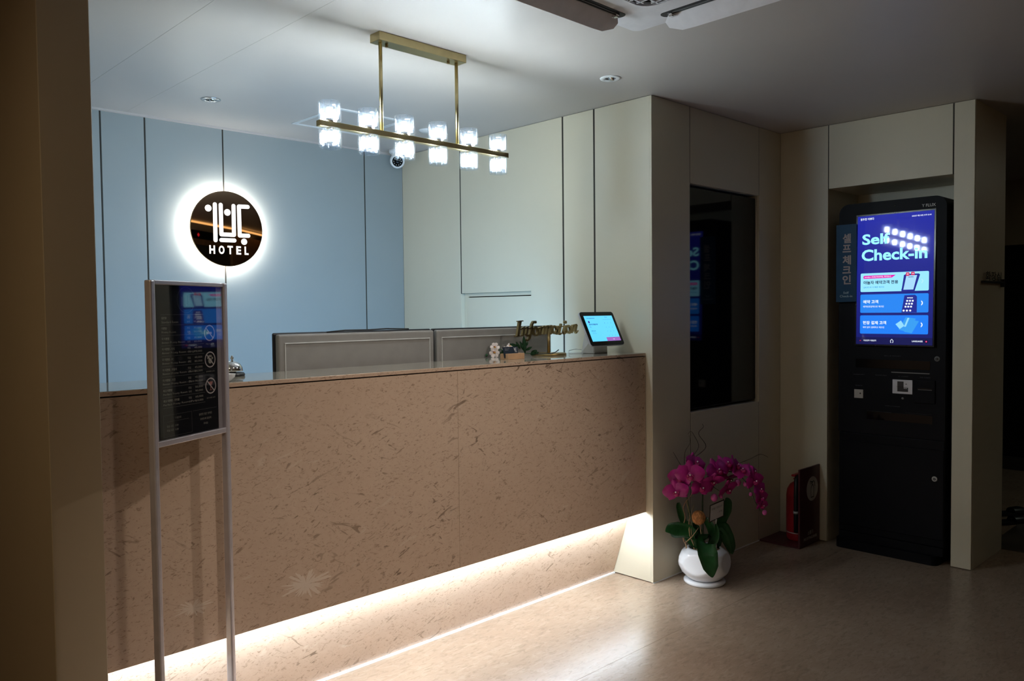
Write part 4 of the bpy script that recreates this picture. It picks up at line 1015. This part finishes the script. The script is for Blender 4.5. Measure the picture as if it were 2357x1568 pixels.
def silk_flower(c, r, facing, core, n=6):
    c = Vector(c); c.z = max(c.z, ZT+.90*r); Q = Vector(facing).normalized().to_track_quat('Z', 'Y').to_matrix()
    m = MB()
    for k in range(n):
        a0 = 2*PI*k/n+random.uniform(-.1, .1)
        rows = []
        for t_, w2, h in ((.12, .10, 0), (.45, .30, .10), (.80, .36, .24), (1.0, .18, .22)):
            rows.append([m.bm.verts.new(c+Q @ Vector((r*(t_*math.cos(a0)-s_*w2*math.sin(a0)), r*(t_*math.sin(a0)+s_*w2*math.cos(a0)), r*(h-abs(s_)*.05+random.uniform(0, .06))))) for s_ in (-1, -.3, .35, 1)])
        for A, B in zip(rows, rows[1:]):
            for j in range(3): m.bm.faces.new((A[j], A[j+1], B[j+1], B[j])).smooth = True
    f = m.build('flower', M['fpetal'], fw_, recalc=False)
    MB().ball(c+Q @ Vector((0, 0, r*.12)), r*.26, 1, 1, .6, 10).build('flower_heart', M[core], f)
    MB().ball(c+Q @ Vector((-.1*r, r*.2, r*.10)), r*.2, 1, 1, .4, 8).build('flower_blush', M['fred'], f)
fv = -_fw
silk_flower(fa(575, 505), .0225, fv+Vector((.1, 0, .25)), 'fcore'); silk_flower(fa(560, 800, -.005), .0245, fv+Vector((-.05, 0, -.1)), 'fcore')
silk_flower(fa(1010, 620, .01), .0205, fv+Vector((-.9, .3, 0)), 'orange'); silk_flower(fa(1160, 450, .03), .015, fv+Vector((0, 0, .8)), 'orange')
MB().ball(fa(255, 880, 0), .006, 1, 1, 1.2, 10).build('flower_bud', M['fleaf'], fw_)

# tablet on a white stand
tb = empty('payment_tablet', (3.08, 2.60, ZT), 'tilted tablet with cyan payment screen on a white stand', 'tablet')
yb = 2.47
TBL, TBR = onY(1362, 797, yb), onY(1438, 792, yb)
lo, hi = 2.3, 2.8
for _ in range(40):
    yb = (lo+hi)/2; TBL, TBR = onY(1362.5, 796.5, yb), onY(1438, 792, yb)
    if TBR.x-TBL.x < .250: lo = yb
    else: hi = yb
TW = TBR.x-TBL.x; zb_ = (TBL.z+TBR.z)/2; th = R(26)
TH = .178
TM = Matrix.Translation((TBL.x, yb, zb_)) @ Matrix.Rotation(-th, 4, 'X')   # local x right, z up the tablet, y into it
b = MB(); Pq = rrect(0, TW, 0, TH, .014)
b.prism([TM @ Vector((x, 0, z)) for x, z in Pq], 0, TM.to_3x3() @ Vector((0, .003, 0))); b.build('glass_front', M['black_gloss'], tb)
b = MB(); Pq = rrect(-.0015, TW+.0015, -.0015, TH+.0015, .015); b.prism([TM @ Vector((x, .003, z)) for x, z in Pq], 0, TM.to_3x3() @ Vector((0, .009, 0))); b.build('case', M['silver'], tb)
mx, mz0, mz1 = .018, .021, TH-.021
def tp(u, v, d=.0006): return TM @ Vector((mx+u*(TW-2*mx), -d, mz1-v*(mz1-mz0)))
ts = MB(); ts.face([tp(0, 0), tp(0, 1), tp(1, 1), tp(1, 0)]); ts = ts.build('screen', glow('tablet_cyan', (98, 208, 255), 1.15*K_SCREEN), tb, recalc=False)
tu = TM.to_3x3() @ Vector((1, 0, 0)); tw_ = TM.to_3x3() @ Vector((0, 0, 1)); SWt = TW-2*mx; SHt = mz1-mz0
def ttext(mb, s_, u, v, h, wd, bold=.01, align='L'):
    o_ = tp(u, v, .0012); text_mb(mb, s_, lambda x, y: o_+tu*x+tw_*y, height=h*SHt, width=wd*SWt, bold=bold, align=align)
m = MB(); ttext(m, '바우처 예약번호 체크인', .07, .115, .035, .28, .03); ttext(m, '동두천호텔이쁘', .085, .37, .060, .30, .03); ttext(m, '다', .085, .465, .055, .04); ttext(m, '예약 상세', .085, .61, .032, .14, .03); ttext(m, '안내', .72, .085, .045, .075); m.build('screen_text', glow('tablet_navy', (14, 70, 150), K_SCREEN), ts, recalc=False)
m = MB(); ttext(m, '체크인은 15시부터', .10, .675, .022, .11); ttext(m, '퇴실은 12시까지', .10, .71, .022, .13)
for k, n_k in enumerate('123456789'): ttext(m, n_k, .64+.11*(k % 3)-.0, .31+.165*(k//3), .035, .016)
for k, n_k in enumerate('*0#'): ttext(m, n_k, .64+.11*k, .805, .035, .018)
ttext(m, '휴대폰 번호를 입력해 주세요', .62, .165, .022, .30); m.build('keypad_text', glow('tablet_steel', (60, 150, 205), K_SCREEN), ts, recalc=False)
m = MB(); m.face([tp(.515, .855, .001), tp(.515, 1, .001), tp(1, 1, .001), tp(1, .855, .001)]); m.build('pay_button', glow('tablet_violet', (160, 100, 190), K_SCREEN), ts, recalc=False)
m = MB(); ttext(m, '다음', .73, .955, .04, .06, .02); m.build('button_text', glow('tablet_white', (240, 220, 250), K_SCREEN), ts, recalc=False)
m = MB(); m.disc(tp(.11, .245, .0011), .006, TM.to_3x3() @ Vector((0, -1, 0)), 18); m.build('app_logo', glow('tablet_indigo', (60, 20, 140), K_SCREEN), ts, recalc=False)
cxm = TW*.42
P_top = [TM @ Vector((x, .012, z)) for x, z in ((cxm-.055, .05), (cxm+.045, .05), (cxm+.045, .145), (cxm-.055, .145))]
m = MB()
base = [Vector((3.028, 2.553, ZT)), Vector((3.135, 2.553, ZT)), Vector((3.135, 2.640, ZT)), Vector((3.028, 2.640, ZT))]
a = [m.bm.verts.new(p) for p in base]; c_ = [m.bm.verts.new(p) for p in P_top]
m.bm.faces.new(a); m.bm.faces.new(c_)
for i in range(4): m.bm.faces.new((a[i], a[(i+1) % 4], c_[(i+1) % 4], c_[i]))
bmesh.ops.bevel(m.bm, geom=list(m.bm.edges), offset=.003, segments=2, affect='EDGES')
m.build('stand', M['white'], tb)
MB().box(3.030, 3.133, 2.555, 2.638, ZT-.0001, ZT+.001).build('foot_pad', M['rubber'], tb)
MB().tube([(3.04, 2.645, 1.165), (3.02, 2.665, 1.170), (2.985, 2.680, 1.163), (2.965, 2.665, 1.1515), (2.985, 2.640, 1.1508), (3.0, 2.60, 1.1508)], .0016, 8).build('cable', M['white'], tb)

# ------------------------------------------------------------------ potted orchid
ox, oy = 3.440, 2.192
orc = empty('potted_orchid', (ox, oy, 0), 'magenta orchid in round white pot on floor beside the column', 'plant')
ODP = (Vector((ox, oy, .2))-CAMP).dot(_fw)
MPX = ODP/FPX
def facet(a, h, r):
    # four flattened discs on the round body
    best = 1.0
    for k in range(4):
        c = R(-168)+k*PI/2; d = (a-c+PI) % (2*PI)-PI
        if abs(d) < .6 and r > .1: best = min(best, (.1125-.12*(h-.104))/max(.3, math.cos(d))/r)
    return best
PROF = [(.070, .018), (.088, .030), (.113, .055), (.1275, .085), (.1315, .105), (.127, .130), (.111, .155), (.088, .172)]
PR2 = []
for (r0, h0_), (r1, h1_) in zip(PROF, PROF[1:]):
    for k in range(5): PR2.append((r0+(r1-r0)*k/5, h0_+(h1_-h0_)*k/5))
pot = MB().lathe([(0, .018)]+PR2+[(.088, .172), (.078, .176), (.074, .172), (.080, .160), (.080, .150), (0, .150)], (ox, oy, 0), 128, mod=facet).build('pot', M['pot'], orc)
MB().lathe([(0, 0), (.098, 0), (.1025, .006), (.1025, .014), (.094, .020), (.078, .020), (.072, .016), (0, .016)], (ox, oy, 0), 64).build('saucer', M['pot'], orc)
MB().lathe([(0, .156), (.079, .152)], (ox, oy, 0), 32).build('soil', M['soil'], orc)
m = MB()
for k in range(90):
    a, r_ = random.uniform(0, 2*PI), .075*math.sqrt(random.random()); Q = Matrix.Translation((ox+r_*math.cos(a), oy+r_*math.sin(a), .160+random.uniform(0, .008))) @ Matrix.Rotation(random.uniform(0, 6), 4, 'Z') @ Matrix.Rotation(random.uniform(-.6, .6), 4, 'X')
    m.box(-.008, .008, -.003, .003, -.002, .002, M=Q)
tag(m.build('bark_chips', M['bark'], orc), kind='stuff')
def op(px, py, dd=0): return at(px, py, ODP+dd)
def tube_px(name, pts, r, mat, dd=0, taper=True):
    P = [op(p[0], p[1], (p[2] if len(p) > 2 else 0)+dd) for p in pts]
    # smooth with Catmull-Rom
    Q = []
    for i in range(len(P)-1):
        p0, p1, p2, p3 = P[max(i-1, 0)], P[i], P[i+1], P[min(i+2, len(P)-1)]
        for k in range(5):
            t_ = k/5; Q.append(.5*((2*p1)+(p2-p0)*t_+(2*p0-5*p1+4*p2-p3)*t_*t_+(3*p1-p0-3*p2+p3)*t_**3))
    Q.append(P[-1]); n = len(Q)
    return MB().tube(Q, [r*(1-(.55*i/n if taper else 0)) for i in range(n)], 7).build(name, M[mat], orc)
tube_px('flower_stem', [(1597, 1282, .03), (1588, 1215, .02), (1581, 1150, .0), (1583, 1100, -.01), (1598, 1068, -.02)], .0042, 'stem')
tube_px('flower_stem', [(1604, 1283, 0), (1592, 1200, 0), (1574, 1120, -.02), (1560, 1108, -.04)], .004, 'stem')
tube_px('flower_stem', [(1620, 1280, .03), (1617, 1190, .03), (1619, 1120, .03), (1632, 1096, .03), (1660, 1086, .03), (1690, 1088, .02), (1712, 1104, .01), (1727, 1130, 0), (1738, 1155, -.01), (1750, 1176, -.02)], .0044, 'stem')
tube_px('flower_stem', [(1640, 1120, 0), (1652, 1128, 0), (1662, 1136, 0)], .002, 'stem')
tube_px('support_stake', [(1649, 1275, -.05), (1648.5, 1195, -.05)], .002, 'taupe', taper=False)
def z3(x, y, dd=0): return (1520+x/6.815, 1130+y/6.815, dd)
for nm, pts, r_ in (('twig', [z3(425, 1000), z3(395, 830), z3(362, 770), z3(358, 560), z3(390, 420), z3(360, 270, -.02), z3(410, 160, -.02), z3(490, 60, -.02), (1594, 1112, -.03)], .0028),
                    ('twig', [z3(545, 1040), z3(520, 850), z3(462, 700), z3(450, 500), z3(462, 410), z3(440, 300), z3(415, 180), (1578, 1120)], .0026),
                    ('twig', [z3(395, 812, -.03), z3(470, 745, -.03), z3(520, 690, -.03), z3(600, 578, -.03)], .0022),
                    ('twig', [z3(520, 850), z3(480, 600), z3(490, 380), z3(530, 220)], .0018),
                    ('twig', [(1594, 1050), (1608, 1028), (1598, 1003), (1590, 993), (1583, 1000)], .0016),
                    ('twig', [(1602, 1051), (1625, 1028), (1608, 999), (1619, 983), (1616, 976)], .0016),
                    ('twig', [(1575, 1068), (1577, 1040), (1588, 1020), (1586, 1002)], .0013), ('twig', [(1568, 1073), (1556, 1052), (1549, 1040)], .0013),
                    ('twig', [(1701, 1067, .03), (1728, 1056, .03), (1750, 1046, .03), (1768, 1053, .03)], .0014), ('twig', [(1680, 1120, .02), (1686, 1105, .02), (1690, 1095, .02)], .0013)):
    tube_px(nm, pts, r_*1.35, 'twig' if r_ > .0017 else 'twig_dark')
cb = op(1608, 1192, -.035)
m = MB(); m.ball(cb, .0325, 1, 1, 1.06, 20); cbo = m.build('rattan_ball', M['coconut'], orc)
m = MB()
for k in range(34):
    a = 2*PI*k/34+random.uniform(-.1, .1); pts = []
    for i in range(9):
        ph = -1.35+2.7*i/8; aa = a+.22*math.sin(i*1.3+k); pts.append(cb+Vector((math.cos(aa)*math.cos(ph), math.sin(aa)*math.cos(ph), math.sin(ph)*1.06))*.0332)
    m.tube(pts, .0011, 4)
tag(m.build('rattan_strands', M['coconut'], cbo), kind='stuff')
tube_px('ball_stick', [(1614, 1230, -.03), (1611, 1207, -.03)], .0022, 'twig', taper=False)
def orchid_leaf(pts, widths, fold=.35, tilt=None):
    """strap leaf along a curve, keeled along the midrib"""
    P = [op(*p) for p in pts]; Q = []; Wd = []
    for i in range(len(P)-1):
        p0, p1, p2, p3 = P[max(i-1, 0)], P[i], P[i+1], P[min(i+2, len(P)-1)]
        for k in range(6):
            t_ = k/6; Q.append(.5*((2*p1)+(p2-p0)*t_+(2*p0-5*p1+4*p2-p3)*t_*t_+(3*p1-p0-3*p2+p3)*t_**3)); Wd.append(widths[i]*(1-t_)+widths[i+1]*t_)
    Q.append(P[-1]); Wd.append(widths[-1]); m = MB(); rows = []
    for i, c in enumerate(Q):
        d = (Q[min(i+1, len(Q)-1)]-Q[max(i-1, 0)]).normalized()
        ref = tilt if tilt is not None else -_fw
        side = d.cross(ref)
        if side.length < .1: side = d.cross(Vector((0, 0, 1)))
        side.normalize(); nr = side.cross(d).normalized(); w2 = Wd[i]*MPX/2
        rows.append([m.bm.verts.new(c+side*w2*s_+nr*(abs(s_)**1.0*fold*w2)) for s_ in (-1, -.55, 0, .55, 1)])
    for A, B in zip(rows, rows[1:]):
        for j in range(4): m.bm.faces.new((A[j], A[j+1], B[j+1], B[j])).smooth = True
    bmesh.ops.solidify(m.bm, geom=list(m.bm.faces), thickness=.0016)
    return m.build('leaf', M['leaf'], orc)
orchid_leaf([z3(690, 790, 0), z3(690, 800, -.09), z3(740, 1000, -.155), z3(785, 1200, -.165), z3(818, 1362, -.15)], [28, 40, 44, 34, 2], .22)
orchid_leaf([z3(560, 700, .0), z3(430, 630, .0), z3(250, 610, -.01), z3(150, 600, -.02), z3(80, 640, -.03)], [16, 30, 38, 28, 2], .12)
orchid_leaf([z3(520, 760, .02), z3(420, 600, .02), z3(330, 400, .02), z3(290, 250, .03), z3(280, 185, .03)], [14, 16, 15, 13, 6], .3)
orchid_leaf([z3(650, 900, .0), z3(560, 830, .0), z3(470, 790, 0), z3(380, 740, .0)], [12, 20, 16, 2], .2)
orchid_leaf([z3(760, 900, .0), z3(830, 760, -.03), z3(800, 600, -.05), z3(730, 470, -.04), z3(700, 420, -.03)], [16, 22, 20, 16, 4], .3)
orchid_leaf([z3(740, 900, -.02), z3(840, 780, -.06), z3(880, 650, -.08), z3(870, 520, -.08)], [14, 18, 12, 4], .3)
orchid_leaf([z3(880, 900, .02), z3(960, 560, .03), z3(1060, 720, .03), z3(1115, 880, .03), z3(1125, 995, .03)], [14, 26, 26, 18, 2], .25)
orchid_leaf([z3(880, 900, .01), z3(930, 620, .0), z3(1020, 760, .0), z3(1080, 900, 0), z3(1095, 985, 0)], [12, 20, 20, 14, 2], .25)
orchid_leaf([z3(900, 700, .04), z3(960, 470, .04), z3(1025, 300, .05), z3(1050, 170, .05), z3(1030, 110, .05)], [14, 22, 26, 20, 3], .2)
orchid_leaf([z3(600, 900, .02), z3(620, 760, .03), z3(560, 600, .04), z3(420, 480, .05)], [18, 24, 20, 4], .2)
def blossom(px, py, dd, size, fdir, roll=0.0):
    c = op(px, py, dd); Q = Vector(fdir).normalized().to_track_quat('Z', 'Y').to_matrix() @ Matrix.Rotation(roll, 3, 'Z')
    r_ = size*1.22*MPX/2; m = MB()
    def petal(ang, length, wid, lift, n=6):
        ca, sa = math.cos(ang), math.sin(ang); rows = []
        for i in range(n):
            t_ = i/(n-1); w2 = wid*(math.sin(PI*(.10+.86*t_**.85)))**.75
            h = lift*math.sin(t_*PI*.6)+.02
            rows.append([m.bm.verts.new(c+Q @ Vector((r_*(length*t_*ca-s_*w2*sa), r_*(length*t_*sa+s_*w2*ca), r_*(h-.10*s_*s_)))) for s_ in (-1, -.5, 0, .5, 1)])
        for A, B in zip(rows, rows[1:]):
            for j in range(4): m.bm.faces.new((A[j], A[j+1], B[j+1], B[j])).smooth = True
    petal(R(90), .95, .33, -.04); petal(R(222), .92, .32, -.06); petal(R(318), .92, .32, -.06)      # sepals
    petal(R(8), 1.0, .60, .12); petal(R(172), 1.0, .60, .12)                                       # broad petals
    b_ = m.build('blossom', M['petal'], orc, recalc=False)
    l = MB(); l.ball(c+Q @ Vector((0, -.18*r_, .20*r_)), .20*r_, 1, 1.25, .9, 10); l.ball(c+Q @ Vector((.16*r_, -.05*r_, .22*r_)), .12*r_, .6, 1, 1, 8); l.ball(c+Q @ Vector((-.16*r_, -.05*r_, .22*r_)), .12*r_, .6, 1, 1, 8); l.build('lip', M['lip'], b_)
    MB().ball(c+Q @ Vector((0, .05*r_, .30*r_)), .065*r_, 1, 1, 1, 8).build('pollen_cap', M['pollen'], b_)
F0 = -_fw; LFT = -_r; UPV = Vector((0, 0, 1))
for px, py, dd, sz, fd, rl_ in ((1588, 1092, -.07, 56, F0+LFT*.15-UPV*.15, .05), (1566, 1100, -.04, 50, F0+LFT*.75, .1), (1556, 1131, -.05, 50, F0+LFT*.25-UPV*.25, .25), (1614, 1122, -.05, 46, F0-LFT*.35-UPV*.2, -.1),
                                (1600, 1067, .0, 48, F0-LFT*.7+UPV*.6, -.3), (1630, 1121, .0, 40, F0-LFT*.9-UPV*.1, .1), (1651, 1084, .0, 54, F0*.7-LFT*.3+UPV*.3, .2), (1641, 1106, -.03, 44, F0*.6-LFT*.1-UPV*.6, 0),
                                (1672, 1070, .02, 50, F0*.6-LFT*.4+UPV*.7, .1), (1693, 1072, .03, 44, F0*.5-LFT*.9+UPV*.3, -.2), (1674, 1126, .0, 46, F0*.7-LFT*.5-UPV*.5, .3), (1680, 1099, .05, 44, F0*.3-LFT*.2-UPV*.8, 0),
                                (1710, 1084, .02, 42, F0*.7+LFT*.1+UPV*.7, .3), (1733, 1088, .02, 40, F0*.5-LFT*.8+UPV*.4, -.1), (1736, 1107, .0, 42, F0-LFT*.45-UPV*.1, .1), (1748, 1128, .0, 38, F0*.8-LFT*.6+UPV*.3, .4),
                                (1752, 1146, .0, 34, F0*.8-LFT*.5-UPV*.1, .1), (1754, 1163, -.01, 30, F0*.8-LFT*.5-UPV*.3, -.2)):
    blossom(px, py, dd, sz, fd, rl_)
for px, py, dd, r_ in ((1644, 1146, -.03, 8.2), (1660, 1143, -.01, 4.2), (1698, 1111, .03, 7.5), (1716, 1114, .02, 6), (1728, 1138, .0, 4.5), (1760, 1180, -.02, 5.5)):
    MB().ball(op(px, py, dd), r_*MPX, 1, 1, 1.15, 12).build('flower_bud', M['bud'], orc)
# card on a pick
k_tl, k_tr, k_br, k_bl = op(1636, 1165, -.06), op(1665.5, 1152.5, .0), op(1664.2, 1187, .0), op(1634.3, 1200.5, -.06)
cu = (k_tr-k_tl); cvv = (k_bl-k_tl); cn = cu.cross(cvv).normalized()
if cn.dot(_fw) > 0: cn = -cn
fr = MB(); e = .06
fr.prism([k_tl-cu*e-cvv*e, k_tr+cu*e-cvv*e, k_br+cu*e+cvv*e, k_bl-cu*e+cvv*e], 0, -cn*.003); fr = fr.build('gift_tag', M['soil'], orc)
m = MB(); m.prism([k_tl+cn*.0006, k_tr+cn*.0006, k_br+cn*.0006, k_bl+cn*.0006], 0, -cn*.0005); m.build('tag_paper', M['paper'], fr)
m = MB(); un = cu.normalized(); vn = -cvv.normalized()
o1 = k_tl+cu*.08+cvv*.34+cn*.0012; text_mb(m, '번창을 기원합니다', lambda a, b: o1+un*a+vn*b, height=cvv.length*.15, width=cu.length*.80)
o2 = k_tl+cu*.55+cvv*.66+cn*.0012; text_mb(m, '- 드림', lambda a, b: o2+un*a+vn*b, height=cvv.length*.12, width=cu.length*.35); m.build('tag_text', M['ink'], fr, recalc=False)
